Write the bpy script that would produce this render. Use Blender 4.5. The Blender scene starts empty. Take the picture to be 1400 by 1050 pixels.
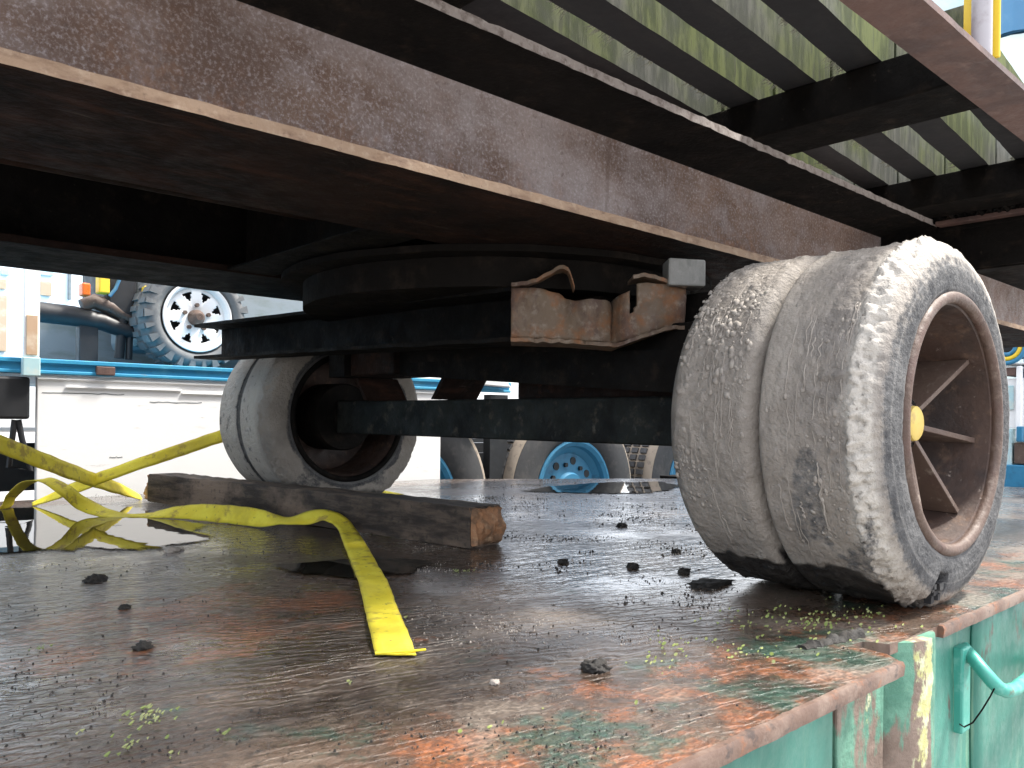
import bpy, bmesh, math, random
from math import radians, sin, cos, pi, sqrt, exp
from mathutils import Vector, Matrix, noise

random.seed(7)
scene = bpy.context.scene
col = scene.collection

# ------------------------------------------------------------------ camera, sky, sun, exposure
FOC, V0, YAW, ROLL, CAMH = 1115.72, 572.77, radians(47.41), radians(.642), .32
fwd = Vector((cos(YAW), sin(YAW), 0)); rgt = Vector((sin(YAW), -cos(YAW), 0)); upv = Vector((0, 0, 1))
cam_d = bpy.data.cameras.new('camera'); cam = bpy.data.objects.new('camera', cam_d); col.objects.link(cam)
cx = rgt * cos(ROLL) + upv * sin(ROLL); cy = upv * cos(ROLL) - rgt * sin(ROLL); cz = -fwd
cam.matrix_world = Matrix(((cx.x, cy.x, cz.x, 0), (cx.y, cy.y, cz.y, 0), (cx.z, cy.z, cz.z, CAMH), (0, 0, 0, 1)))
cam_d.sensor_width = 36; cam_d.lens = FOC / 1400 * 36; cam_d.shift_y = (V0 - 525) / 1400
cam_d.clip_start = .02; cam_d.clip_end = 2000
scene.camera = cam

SUN = Vector((.46, -.23, .86)).normalized()
world = bpy.data.worlds.new('World'); scene.world = world; world.use_nodes = True
wn = world.node_tree.nodes; wl = world.node_tree.links; wn.clear()
sky = wn.new('ShaderNodeTexSky'); sky.sky_type = 'NISHITA'; sky.sun_disc = False
sky.sun_elevation = math.asin(SUN.z); sky.sun_rotation = math.atan2(SUN.x, SUN.y)
sky.dust_density = 4.0; sky.air_density = 1.0; sky.ozone_density = 1.0
wtc = wn.new('ShaderNodeTexCoord')
wno = wn.new('ShaderNodeTexNoise'); wno.inputs['Scale'].default_value = 2.2; wno.inputs['Detail'].default_value = 7
wmr = wn.new('ShaderNodeMapRange'); wmr.inputs[1].default_value = .40; wmr.inputs[2].default_value = .62
wmr.inputs[3].default_value = .25; wmr.inputs[4].default_value = .95
wmx = wn.new('ShaderNodeMix'); wmx.data_type = 'RGBA'
wmx.inputs[7].default_value = (9.0, 9.2, 9.6, 1)          # bright broken cloud
wbg = wn.new('ShaderNodeBackground'); wbg.inputs[1].default_value = .12
wou = wn.new('ShaderNodeOutputWorld')
wl.new(wtc.outputs['Generated'], wno.inputs['Vector']); wl.new(wno.outputs['Fac'], wmr.inputs[0])
wl.new(wmr.outputs[0], wmx.inputs[0]); wl.new(sky.outputs[0], wmx.inputs[6]); wl.new(wmx.outputs[2], wbg.inputs[0])
wl.new(wbg.outputs[0], wou.inputs[0])

sd = bpy.data.lights.new('sun', 'SUN'); sd.energy = 3.1; sd.angle = radians(7); sd.color = (1, .955, .88)
so = bpy.data.objects.new('sun', sd); col.objects.link(so); so.rotation_euler = (-SUN).to_track_quat('-Z', 'Y').to_euler()
vs = scene.view_settings; vs.view_transform = 'Standard'; vs.look = 'None'; vs.exposure = 1.55; vs.gamma = 1; vs.use_curve_mapping = False
scene.render.engine = 'CYCLES'
scene.cycles.max_bounces = 6; scene.cycles.diffuse_bounces = 4; scene.cycles.glossy_bounces = 4
scene.cycles.sample_clamp_indirect = 6; scene.cycles.use_denoising = True

# ------------------------------------------------------------------ helpers
def at(px, py, X=None, Y=None, Z=None, d=None):
    """world point seen in direction (px, py), on the plane X, Y or Z = const, or at depth d"""
    a, b = px - 700, py - V0; c, s = cos(ROLL), sin(ROLL)
    u, v = c * a + s * b, -s * a + c * b
    R = fwd + rgt * (u / FOC) + upv * (-v / FOC)
    if X is not None: k = X / R.x
    elif Y is not None: k = Y / R.y
    elif Z is not None: k = (Z - CAMH) / R.z
    else: k = d
    return Vector((0, 0, CAMH)) + R * k

def N(x, y, z): return noise.noise(Vector((x, y, z)))
def fbm(x, y, z, o=4): return noise.fractal(Vector((x, y, z)), 1.0, 2.0, o)
def sstep(a, b, x):
    t = min(1, max(0, (x - a) / (b - a))); return t * t * (3 - 2 * t)

class MB:
    def __init__(s): s.v = []; s.f = []; s.mi = []; s.cur = 0
    def add(s, vs, fs):
        o = len(s.v); s.v += [tuple(p) for p in vs]
        for f in fs: s.f.append(tuple(o + i for i in f)); s.mi.append(s.cur)
    def box(s, x0, x1, y0, y1, z0, z1):
        s.add([(x0, y0, z0), (x1, y0, z0), (x1, y1, z0), (x0, y1, z0), (x0, y0, z1), (x1, y0, z1), (x1, y1, z1), (x0, y1, z1)],
              [(0, 3, 2, 1), (4, 5, 6, 7), (0, 1, 5, 4), (1, 2, 6, 5), (2, 3, 7, 6), (3, 0, 4, 7)]); return s
    def hexa(s, P):     # 8 points, bottom ring then top ring
        s.add(P, [(0, 3, 2, 1), (4, 5, 6, 7), (0, 1, 5, 4), (1, 2, 6, 5), (2, 3, 7, 6), (3, 0, 4, 7)]); return s
    def loft(s, rings, close=True, caps=True):
        n = len(rings[0]); vs = [p for r in rings for p in r]; fs = []
        for i in range(len(rings) - 1):
            for j in range(n if close else n - 1):
                k = (j + 1) % n; fs.append((i * n + j, i * n + k, (i + 1) * n + k, (i + 1) * n + j))
        if caps and close: fs.append(tuple(range(n - 1, -1, -1))); fs.append(tuple((len(rings) - 1) * n + j for j in range(n)))
        s.add(vs, fs); return s
    def tube(s, pts, r, n=10, caps=True):
        pts = [Vector(p) for p in pts]; rings = []; ref = None
        for i, p in enumerate(pts):
            t = (pts[min(i + 1, len(pts) - 1)] - pts[max(i - 1, 0)]).normalized()
            if ref is None: ref = Vector((0, 0, 1)) if abs(t.z) < .9 else Vector((1, 0, 0))
            a = t.cross(ref).normalized(); b = a.cross(t).normalized(); ref = b
            rr = r[i] if isinstance(r, (list, tuple)) else r
            rings.append([p + a * (rr * cos(2 * pi * k / n)) + b * (rr * sin(2 * pi * k / n)) for k in range(n)])
        return s.loft(rings, True, caps)
    def lathe(s, prof, c, n=64, closed=True, a0=0, a1=2 * pi):
        """prof [(radius, y offset)], turned about the Y axis through c"""
        full = abs(a1 - a0 - 2 * pi) < 1e-6; m = n if full else n + 1; rings = []
        for i in range(m):
            t = a0 + (a1 - a0) * i / n
            rings.append([(c[0] + r * cos(t), c[1] + y, c[2] + r * sin(t)) for r, y in prof])
        k = len(prof); vs = [p for r in rings for p in r]; fs = []
        for i in range(n):
            i2 = (i + 1) % m
            for j in range(k if closed else k - 1):
                j2 = (j + 1) % k; fs.append((i * k + j, i * k + j2, i2 * k + j2, i2 * k + j))
        s.add(vs, fs); return s
    def mesh(s, name, mats, smooth=None):
        me = bpy.data.meshes.new(name); me.from_pydata(s.v, [], s.f)
        for m in (mats if isinstance(mats, (list, tuple)) else [mats]): me.materials.append(m)
        me.polygons.foreach_set('material_index', s.mi)
        bm = bmesh.new(); bm.from_mesh(me); bmesh.ops.recalc_face_normals(bm, faces=bm.faces); bm.to_mesh(me); bm.free()
        if smooth is not None:
            me.polygons.foreach_set('use_smooth', [True] * len(me.polygons))
            if smooth < 179: me.set_sharp_from_angle(angle=radians(smooth))
        me.update(); return me

def tag(o, label=None, cat=None, group=None, kind=None):
    if label: o['label'] = label
    if cat: o['category'] = cat
    if group: o['group'] = group
    if kind: o['kind'] = kind
    return o
def empty(name, loc):
    e = bpy.data.objects.new(name, None); e.empty_display_size = .1; e.location = loc; col.objects.link(e); return e
def wmat(o):
    m = o.matrix_basis.copy()
    return wmat(o.parent) @ o.matrix_parent_inverse @ m if o.parent else m
def obj(name, me, parent=None, bevel=0):
    o = bpy.data.objects.new(name, me); col.objects.link(o)
    if parent is not None:
        o.parent = parent; o.matrix_parent_inverse = wmat(parent).inverted()
    if bevel:
        b = o.modifiers.new('bevel', 'BEVEL'); b.width = bevel; b.segments = 2; b.limit_method = 'ANGLE'; b.angle_limit = radians(40)
    return o
def part(name, mb, mats, parent=None, smooth=None, bevel=0):
    return obj(name, mb.mesh(name, mats, smooth), parent, bevel)

# ------------------------------------------------------------------ materials
class NT:
    def __init__(s, name):
        s.m = bpy.data.materials.new(name); s.m.use_nodes = True; s.t = s.m.node_tree; s.n = s.t.nodes; s.l = s.t.links
        s.b = s.n['Principled BSDF']; s.tc = s.n.new('ShaderNodeTexCoord')
    def noise(s, scale, detail=6, rough=.6, stretch=None, rot=None, dist=0, off=(0, 0, 0)):
        mp = s.n.new('ShaderNodeMapping'); s.l.new(s.tc.outputs['Object'], mp.inputs[0])
        mp.inputs['Location'].default_value = off
        if stretch: mp.inputs['Scale'].default_value = stretch
        if rot: mp.inputs['Rotation'].default_value = rot
        nz = s.n.new('ShaderNodeTexNoise'); nz.inputs['Scale'].default_value = scale; nz.inputs['Detail'].default_value = detail
        nz.inputs['Roughness'].default_value = rough; nz.inputs['Distortion'].default_value = dist
        s.l.new(mp.outputs[0], nz.inputs['Vector']); return nz.outputs['Fac']
    def ramp(s, v, lo, hi, a=0, b=1):
        r = s.n.new('ShaderNodeMapRange'); r.interpolation_type = 'SMOOTHSTEP'
        for i, x in enumerate((lo, hi, a, b)): r.inputs[i + 1].default_value = x
        s.l.new(v, r.inputs[0]); return r.outputs[0]
    def mul(s, a, b, op='MULTIPLY'):
        m = s.n.new('ShaderNodeMath'); m.operation = op; m.use_clamp = False
        for i, x in enumerate((a, b)):
            if isinstance(x, (int, float)): m.inputs[i].default_value = x
            else: s.l.new(x, m.inputs[i])
        return m.outputs[0]
    def mix(s, f, a, b):
        m = s.n.new('ShaderNodeMix'); m.data_type = 'RGBA'
        if isinstance(f, (int, float)): m.inputs[0].default_value = f
        else: s.l.new(f, m.inputs[0])
        for i, x in ((6, a), (7, b)):
            if isinstance(x, tuple): m.inputs[i].default_value = (*x, 1)
            else: s.l.new(x, m.inputs[i])
        return m.outputs[2]
    def sep(s):
        x = s.n.new('ShaderNodeSeparateXYZ'); s.l.new(s.tc.outputs['Object'], x.inputs[0]); return x.outputs
    def attr(s, name):
        a = s.n.new('ShaderNodeAttribute'); a.attribute_name = name
        x = s.n.new('ShaderNodeSeparateColor'); s.l.new(a.outputs['Color'], x.inputs[0]); return x.outputs
    def bump(s, h, dist, strength=1, prev=None):
        b = s.n.new('ShaderNodeBump'); b.inputs['Strength'].default_value = strength; b.inputs['Distance'].default_value = dist
        s.l.new(h, b.inputs['Height'])
        if prev is not None: s.l.new(prev, b.inputs['Normal'])
        return b.outputs[0]
    def out(s, colr, rough, normal=None, metal=0, spec=.5):
        for k, x in (('Base Color', colr), ('Roughness', rough), ('Metallic', metal)):
            if isinstance(x, tuple): s.b.inputs[k].default_value = (*x, 1)
            elif isinstance(x, (int, float)): s.b.inputs[k].default_value = x
            else: s.l.new(x, s.b.inputs[k])
        s.b.inputs['Specular IOR Level'].default_value = spec
        if normal is not None: s.l.new(normal, s.b.inputs['Normal'])
        return s.m

def M(name, base, layers=(), rough=.6, rvar=.12, bscale=60, bdist=.001, metal=0, spec=.5):
    """layers: (colour, scale, lo, hi, amount, stretch or None)"""
    t = NT(name); c = base
    for i, (lc, sc, lo, hi, amt, st) in enumerate(layers):
        f = t.ramp(t.noise(sc, 8, .65, st, off=(i * 3.7, i * 1.9, i * 5.1)), lo, hi, 0, amt); c = t.mix(f, c, lc)
    nz = t.noise(bscale, 5, .6)
    r = t.ramp(t.noise(bscale * .25, 4), .3, .7, max(.03, rough - rvar), min(1, rough + rvar))
    return t.out(c, r, t.bump(nz, bdist), metal, spec)

t = NT('rusty_beam'); P = t.sep()
c = t.mix(t.ramp(t.noise(3.1, 8, .6), .35, .65), (.115, .068, .050), (.21, .135, .100))
c = t.mix(t.ramp(t.noise(1.7, 7, .62, (1, 1, 1.8), off=(2, 0, 1)), .46, .64, 0, .7), c, (.37, .325, .325))
c = t.mix(t.ramp(t.noise(13, 9, .72, off=(5, 0, 1)), .46, .70, 0, .35), c, (.42, .385, .40))
c = t.mix(t.ramp(t.noise(150, 6, .7), .46, .70, 0, .6), c, (.52, .48, .50))
c = t.mix(t.ramp(t.noise(85, 6, .7, off=(1, 7, 1)), .54, .72, 0, .55), c, (.075, .045, .036))
low = t.ramp(P[2], .70, .86, 1, .15)
c = t.mix(t.mul(low, t.ramp(t.noise(8, 8, .7, (1, 1, .6), off=(7, 2, 1)), .42, .64, 0, .85)), c, t.mix(t.ramp(t.noise(60), .4, .65), (.10, .048, .030), (.29, .135, .06)))
c = t.mix(t.ramp(t.noise(1.1, 5, .5, off=(9, 2, 1)), .52, .66, 0, .65), c, (.095, .060, .046))
c = t.mix(t.ramp(t.noise(20, 6, .6, (1, 1, .06), off=(3, 8, 1)), .62, .72, 0, .45), c, (.10, .06, .045))
m_beam = t.out(c, t.ramp(t.noise(30), .3, .7, .5, .8), t.bump(t.noise(170, 6, .65), .0014, 1, t.bump(t.noise(22, 4), .002)), 0, .5)
m_lip = M('dusty_flange_edge', (.27, .185, .125), [((.12, .065, .042), 11, .48, .66, .75, (1, 1, 3)), ((.40, .31, .23), 40, .5, .7, .6, None), ((.07, .04, .03), 60, .58, .7, .7, None)], .8, .1, 150, .0012)
m_topedge = M('crusted_flange_edge', (.34, .30, .28), [((.12, .09, .08), 40, .45, .65, .8, None), ((.5, .46, .44), 90, .5, .7, .6, None)], .85, .1, 120, .002)
m_under = M('shaded_rust', (.022, .012, .009), [((.008, .006, .0055), 6, .4, .65, .9, None), ((.048, .022, .014), 14, .50, .70, .8, (.5, 2, 2)), ((.12, .095, .08), 40, .62, .74, .5, (.3, 2, 2))], .8, .15, 90, .003, 0, .12)  # rust darkened, with the shade of downward faces put into the colour
m_dark = M('grimy_shaded_steel', (.009, .0078, .007), [((.0038, .0035, .0034), 5, .4, .65, .9, None), ((.028, .020, .015), 16, .52, .72, .7, None), ((.06, .048, .038), 60, .62, .75, .5, None)], .8, .12, 70, .003, 0, .1)  # near-black grime, shade under the trailer included in the colour
m_deep = M('shaded_black_steel', (.011, .0095, .0085), [((.032, .024, .019), 14, .5, .7, .7, None)], .85, .1, 50, .004, 0, .06)  # near-black base carries the darkness around the turntable
m_axle = M('grimy_green_axle', (.018, .020, .018), [((.008, .008, .008), 7, .42, .62, .9, None), ((.09, .075, .055), 18, .55, .72, .7, None), ((.13, .12, .10), 60, .62, .74, .5, (1, .4, .2))], .7, .15, 80, .002, 0, .15)
m_rail = M('brown_rail', (.13, .075, .062), [((.07, .045, .042), 7, .42, .65, .8, None), ((.22, .15, .13), 30, .52, .72, .5, None)], .6, .15, 100, .0012)
m_plate = M('torn_plate', (.15, .105, .070), [((.24, .095, .032), 14, .48, .64, .8, None), ((.085, .05, .038), 11, .47, .62, .9, (1, 1, .5)), ((.30, .25, .20), 60, .5, .7, .5, None)], .7, .12, 90, .0025)
m_block = M('grey_block', (.24, .235, .22), [((.12, .12, .11), 20, .45, .65, .8, (1, 1, .4)), ((.34, .33, .31), 60, .5, .7, .5, None)], .8, .1, 90, .0012)
m_rim = M('rusty_rim', (.062, .036, .027), [((.026, .017, .015), 7, .42, .65, .9, None), ((.16, .095, .06), 30, .52, .72, .6, None), ((.36, .30, .26), 90, .62, .74, .6, None)], .6, .15, 110, .001)
m_rimlip = M('rim_lip', (.088, .054, .040), [((.085, .045, .035), 16, .42, .65, .8, None), ((.20, .15, .12), 40, .52, .70, .7, None), ((.05, .03, .024), 26, .55, .7, .8, None)], .6, .12, 90, .0025)
m_fin = M('fin_steel', (.10, .066, .05), [((.08, .05, .04), 14, .42, .65, .8, None), ((.30, .25, .2), 50, .55, .72, .6, None)], .6, .12, 100, .0008)
m_cap = M('yellow_cap', (.60, .44, .11), [((.35, .24, .08), 40, .55, .7, .6, None)], .6, .1, 90, .0006)
m_rubber = M('black_rubber', (.022, .022, .024), [((.06, .058, .055), 30, .5, .7, .6, None)], .7, .1, 90, .001)
m_yel = M('yellow_paint', (.75, .52, .03), [((.3, .2, .05), 20, .58, .72, .6, None)], .5, .1, 60, .0004)
m_pole = M('grey_pole', (.36, .34, .36), [((.2, .17, .16), 20, .5, .7, .6, None)], .45, .1, 60, .0004)
m_blue = M('blue_paint', (.035, .30, .52), [((.12, .42, .58), 9, .5, .7, .6, None), ((.16, .11, .08), 24, .62, .72, .8, (1, 1, 3))], .5, .1, 60, .0005)
m_bluehub = M('blue_wheel_paint', (.03, .19, .34), [((.02, .08, .14), 14, .5, .7, .6, None)], .5, .1, 60, .0005)
m_white = M('white_paint', (.87, .87, .87), [((.66, .64, .61), 5, .60, .74, .5, (1, 1, 4)), ((.34, .31, .28), 12, .66, .73, .6, (.5, 1, 5))], .5, .1, 40, .0004)
m_tan = M('tan_panel', (.52, .36, .24), [((.7, .62, .5), 8, .45, .65, .7, None)], .6, .1, 40, .0004)
m_lblue = M('pale_blue_paint', (.42, .62, .66), [((.62, .66, .6), 14, .45, .65, .7, None)], .5, .1, 40, .0004)
m_grey = M('grey_sheet', (.22, .24, .25), [((.15, .17, .15), 4, .45, .65, .7, (1, 1, 3))], .6, .1, 40, .0004)
m_black = M('black_plastic', (.012, .013, .016), [((.04, .04, .04), 9, .55, .7, .5, None)], .55, .1, 60, .0004)
m_orange = M('orange_lamp', (.75, .14, .02), (), .3, .05)
m_tyre2 = M('truck_tyre', (.045, .045, .048), [((.10, .095, .09), 12, .5, .7, .6, None)], .75, .1, 50, .001)
m_tyreband = M('dusty_tread_edge', (.30, .25, .20), [((.12, .10, .09), 20, .5, .7, .7, None)], .85, .1, 50, .001)
m_offroad = M('offroad_tyre', (.13, .135, .14), [((.26, .26, .25), 14, .5, .7, .6, None)], .8, .1, 50, .001)
m_clod = M('black_mud', (.02, .018, .016), [((.06, .05, .042), 60, .5, .7, .7, None)], .8, .15, 200, .003)
m_stone = M('pale_stone', (.36, .32, .28), (), .8, .1, 60, .001)
m_leaf = M('pale_green_leaf', (.20, .25, .07), [((.38, .38, .18), 30, .45, .6, .8, None)], .5, .1, 60, .0004)
m_concrete = M('yard_concrete', (.30, .29, .28), [((.2, .195, .19), .6, .4, .65, .8, None), ((.38, .37, .36), 6, .5, .7, .5, None)], .45, .2, 30, .002)
m_cont = M('pale_container', (.66, .76, .74), [((.56, .70, .69), 3, .45, .65, .6, None)], .5, .1, 30, .0005)
m_cont2 = M('blue_container', (.06, .19, .34), [((.1, .24, .38), 3, .45, .65, .6, None)], .5, .1, 30, .0005)

# mud-caked tyre: R = mud cover, G = wet, B = pale crust, fading low on the near wheel
t = NT('muddy_tyre'); a = t.attr('mask')
mudc = t.mix(t.ramp(t.noise(7, 6), .35, .65), (.235, .208, .182), (.315, .284, .25))
mudc = t.mix(t.ramp(t.noise(90, 4), .5, .72, 0, .25), mudc, (.36, .33, .30))
mudc = t.mix(t.ramp(t.noise(3.2, 7, .65, off=(4, 2, 6)), .50, .64, 0, .6), mudc, (.155, .143, .136))
mudc = t.mix(t.ramp(t.noise(30, 8, .7, off=(1, 2, 6)), .52, .68, 0, .45), mudc, (.34, .31, .285))
mudc = t.mix(a[2], mudc, (.50, .465, .42))
P = t.sep()
ex = t.mul(P[0], 1.528, 'SUBTRACT'); ez = t.mul(P[2], .32, 'SUBTRACT'); rad = t.mul(t.mul(t.mul(ex, ex), t.mul(ez, ez), 'ADD'), .5, 'POWER')
cb = t.n.new('ShaderNodeCombineXYZ'); t.l.new(rad, cb.inputs[0]); t.l.new(t.mul(t.noise(5, 3), .02), cb.inputs[1])
rn = t.n.new('ShaderNodeTexNoise'); rn.inputs['Scale'].default_value = 130; rn.inputs['Detail'].default_value = 5; t.l.new(cb.outputs[0], rn.inputs['Vector'])
rub = t.mix(t.ramp(t.noise(14, 8, .7), .35, .68), (.040, .041, .045), (.105, .104, .105))
rub = t.mix(t.ramp(rn.outputs['Fac'], .48, .64, 0, .55), rub, (.19, .185, .18))
rub = t.mix(t.ramp(t.noise(120, 8, .75), .50, .70, 0, .5), rub, (.20, .197, .195))
c = t.mix(t.ramp(t.mul(a[0], t.mul(t.mul(t.noise(70, 7, .7), .5, 'SUBTRACT'), 1.6), 'ADD'), .2, .8), rub, mudc)
wc = t.mix(t.ramp(t.noise(25, 5), .4, .7), (.026, .024, .023), (.06, .054, .049))
c = t.mix(a[1], c, wc)
rg = t.mul(.82, t.mul(a[1], .42), 'SUBTRACT')
b1 = t.bump(t.noise(260, 4, .6), .0011, .8); b2 = t.bump(t.noise(75, 6, .6), .0050, .9, b1); b3 = t.bump(t.noise(24, 6, .65), .012, .9, b2)
m_tyre = t.out(c, rg, b3, 0, .3)

# wet dirty deck
t = NT('wet_deck'); P = t.sep()
n_big = t.noise(1.7, 8, .62); n_mid = t.noise(6, 8, .65); n_fine = t.noise(130, 6, .7); n_grit = t.noise(420, 3, .6)
c = t.mix(t.ramp(n_big, .38, .62), (.038, .025, .018), (.098, .061, .042))
c = t.mix(t.ramp(t.noise(3.3, 9, .68, off=(4, 1, 0)), .50, .66, 0, .7), c, (.155, .120, .092))
c = t.mix(t.ramp(n_fine, .52, .68, 0, .55), c, (.17, .135, .108))
c = t.mix(t.ramp(t.noise(55, 8, .75, off=(2, 2, 2)), .50, .64, 0, .75), c, (.016, .013, .011))
c = t.mix(t.ramp(n_grit, .54, .68, 0, .7), c, (.010, .009, .008))
# orange rust in the middle and along the free edge
dx = t.mul(P[0], .50, 'SUBTRACT'); dy = t.mul(P[1], 1.28, 'SUBTRACT')
blob = t.ramp(t.mul(t.mul(t.mul(dx, dx), 2.2), t.mul(t.mul(dy, dy), 3.4), 'ADD'), 0, .42, 1, 0)
edge = t.ramp(P[1], .50, .88, 1, 0)
n_rust = t.noise(9, 9, .7, off=(2, 7, 0))
rust = t.ramp(t.mul(n_rust, t.mul(t.mul(blob, .22), t.mul(edge, .18), 'ADD'), 'ADD'), .61, .77, 0, .85)
c = t.mix(rust, c, t.mix(t.ramp(n_fine, .4, .62), (.11, .042, .02), (.27, .088, .028)))
n_gr = t.noise(5.5, 9, .7, off=(9, 3, 0))
green = t.ramp(t.mul(n_gr, t.mul(edge, .13), 'ADD'), .61, .71, 0, .8)
c = t.mix(green, c, t.mix(t.ramp(n_fine, .45, .65), (.014, .046, .034), (.024, .085, .062)))
# dried silt next to the free edge
silt = t.mul(t.ramp(t.noise(4.2, 8, .65, off=(5, 5, 2)), .50, .64), t.ramp(P[1], .5, 1.25, 1, .12))
c = t.mix(t.mul(silt, .75), c, t.mix(t.ramp(n_fine, .4, .66), (.085, .066, .050), (.25, .205, .165)))
wet = t.ramp(t.noise(2.4, 9, .7, off=(1, 8, 4)), .40, .58)
rgh = t.ramp(wet, 0, 1, .40, .20)
rgh = t.mul(rgh, t.mul(silt, .42), 'ADD'); rgh = t.mul(rgh, t.mul(rust, .18), 'ADD')
wv = t.n.new('ShaderNodeTexWave'); wv.wave_type = 'BANDS'; wv.bands_direction = 'Y'; wv.inputs['Scale'].default_value = 14
wv.inputs['Distortion'].default_value = 11; wv.inputs['Detail'].default_value = 4; wv.inputs['Detail Scale'].default_value = 1.6
mp = t.n.new('ShaderNodeMapping'); mp.inputs['Rotation'].default_value = (0, 0, radians(52)); mp.inputs['Scale'].default_value = (.55, 1.5, 1)
t.l.new(t.tc.outputs['Object'], mp.inputs[0]); t.l.new(mp.outputs[0], wv.inputs['Vector'])
wvm = t.mul(t.mul(wv.outputs['Fac'], t.ramp(t.noise(1.9, 5, .6, off=(3, 2, 9)), .36, .54)), t.ramp(P[1], .62, 1.15, .22, 1))
b1 = t.bump(n_grit, .0010, .7); b2 = t.bump(n_fine, .0024, .7, b1); b3 = t.bump(wvm, .007, .8, b2); b4 = t.bump(n_mid, .010, .8, b3)
m_deck = t.out(c, rgh, b4, 0, .6)
ex = t.mul(P[0], .78, 'SUBTRACT'); ey = t.mul(P[1], 1.20, 'SUBTRACT')
midd = t.ramp(t.mul(t.mul(t.mul(t.mul(ex, ex), t.mul(ey, ey), 'ADD'), .5, 'POWER'), t.mul(t.mul(t.noise(3, 6), .5, 'SUBTRACT'), .8), 'ADD'), .22, .50, .35, 1)
t.l.new(t.mul(t.mul(t.mul(t.ramp(wet, 0, 1, .6, 1), t.ramp(t.noise(70, 6, .7, off=(4, 4, 1)), .50, .66, 1, .15)), t.ramp(P[1], .55, 1.1, .15, 1)), midd), t.b.inputs['Coat Weight']); t.b.inputs['Coat Roughness'].default_value = .10; t.b.inputs['Coat IOR'].default_value = 1.65; t.l.new(t.bump(wvm, .0018, .7, t.bump(n_fine, .0004, .7)), t.b.inputs['Coat Normal'])
m_decklip = M('deck_lip', (.115, .07, .052), [((.20, .145, .115), 9, .46, .62, .8, None), ((.24, .09, .035), 30, .55, .68, .6, None), ((.045, .033, .03), 50, .54, .66, .8, None)], .6, .12, 120, .0012)

# standing water
t = NT('standing_water'); a = t.attr('mask')
t.out(t.mix(t.ramp(t.noise(9, 5), .4, .65), (.012, .011, .009), (.03, .026, .02)), .02, t.bump(t.noise(5, 2), .0015, .35), 0, .7); m_water = t.m
tp = t.n.new('ShaderNodeBsdfTransparent'); ms = t.n.new('ShaderNodeMixShader')
f = t.ramp(t.mul(a[0], t.mul(t.mul(t.noise(16, 8, .7), .5, 'SUBTRACT'), 1.5), 'ADD'), .30, .62)
t.l.new(f, ms.inputs[0]); t.l.new(tp.outputs[0], ms.inputs[1]); t.l.new(t.b.outputs[0], ms.inputs[2]); t.l.new(ms.outputs[0], t.n['Material Output'].inputs[0])

# teal paint peeling to rust
def peel(name, base, rusty, cream, lo):
    t = NT(name)
    c = t.mix(t.ramp(t.noise(5, 6, .6, (1, 1, .25)), .4, .65), base, tuple(min(1, x * 1.45 + .02) for x in base))
    c = t.mix(t.ramp(t.noise(16, 7, .65, (1, 1, .10), off=(2, 2, 2)), .54, .70, 0, .65), c, cream)
    c = t.mix(t.ramp(t.noise(6.5, 9, .7, (1, 1, .45), off=(6, 1, 3)), lo, lo + .06, 0, .95), c, t.mix(t.ramp(t.noise(40), .4, .65), rusty, tuple(x * .5 for x in rusty)))
    return t.out(c, t.ramp(t.noise(30), .3, .7, .35, .6), t.bump(t.noise(60, 6), .0015), 0, .5)
m_teal = peel('teal_paint', (.024, .150, .112), (.10, .062, .045), (.22, .34, .22), .57)
t = NT('peeling_post'); P = t.sep()
ridge = t.ramp(t.mul(t.mul(t.mul(P[0], 1.275, 'SUBTRACT'), t.mul(P[0], 1.275, 'SUBTRACT')), 1), 0, .0011, 1, 0)
c = t.mix(t.ramp(t.noise(18, 8, .65), .4, .62), (.13, .09, .068), (.20, .145, .115))
c = t.mix(t.ramp(t.mul(t.noise(9, 7, .65, (1, 1, .35)), t.mul(ridge, -.2), 'ADD'), .46, .52, 0, .9), c, t.mix(t.ramp(t.noise(30), .4, .6), (.05, .19, .13), (.10, .27, .19)))
c = t.mix(t.ramp(t.mul(t.noise(22, 8, .7, (1, 1, .5), off=(3, 1, 2)), t.mul(ridge, .17), 'ADD'), .60, .67), c, t.mix(t.ramp(t.noise(50), .4, .6), (.42, .41, .17), (.52, .55, .34)))
m_post = t.out(c, .55, t.bump(t.noise(50, 7, .65), .004), 0, .5)
m_tealrod = M('teal_rod', (.05, .30, .24), [((.16, .42, .36), 30, .5, .65, .6, None), ((.12, .08, .06), 22, .60, .7, .8, None)], .45, .1, 60, .0005)

# timber
t = NT('weathered_timber')
g = t.noise(7, 8, .65, (6, .5, 6)); c = t.mix(t.ramp(g, .38, .62), (.028, .021, .017), (.088, .064, .049))
c = t.mix(t.ramp(t.noise(3.5, 7, .6, (2, .6, 1), off=(2, 4, 1)), .50, .62, 0, .8), c, (.21, .15, .11))
c = t.mix(t.ramp(t.noise(50, 5), .55, .7, 0, .6), c, (.02, .018, .016))
m_timber = t.out(c, .8, t.bump(g, .006, .8, t.bump(t.noise(120), .0015)), 0, .3)
m_endgrain = M('broken_timber_end', (.34, .17, .085), [((.13, .08, .05), 22, .45, .6, .8, (1, .3, 1)), ((.5, .33, .2), 60, .5, .7, .5, None)], .85, .1, 70, .003)

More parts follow.
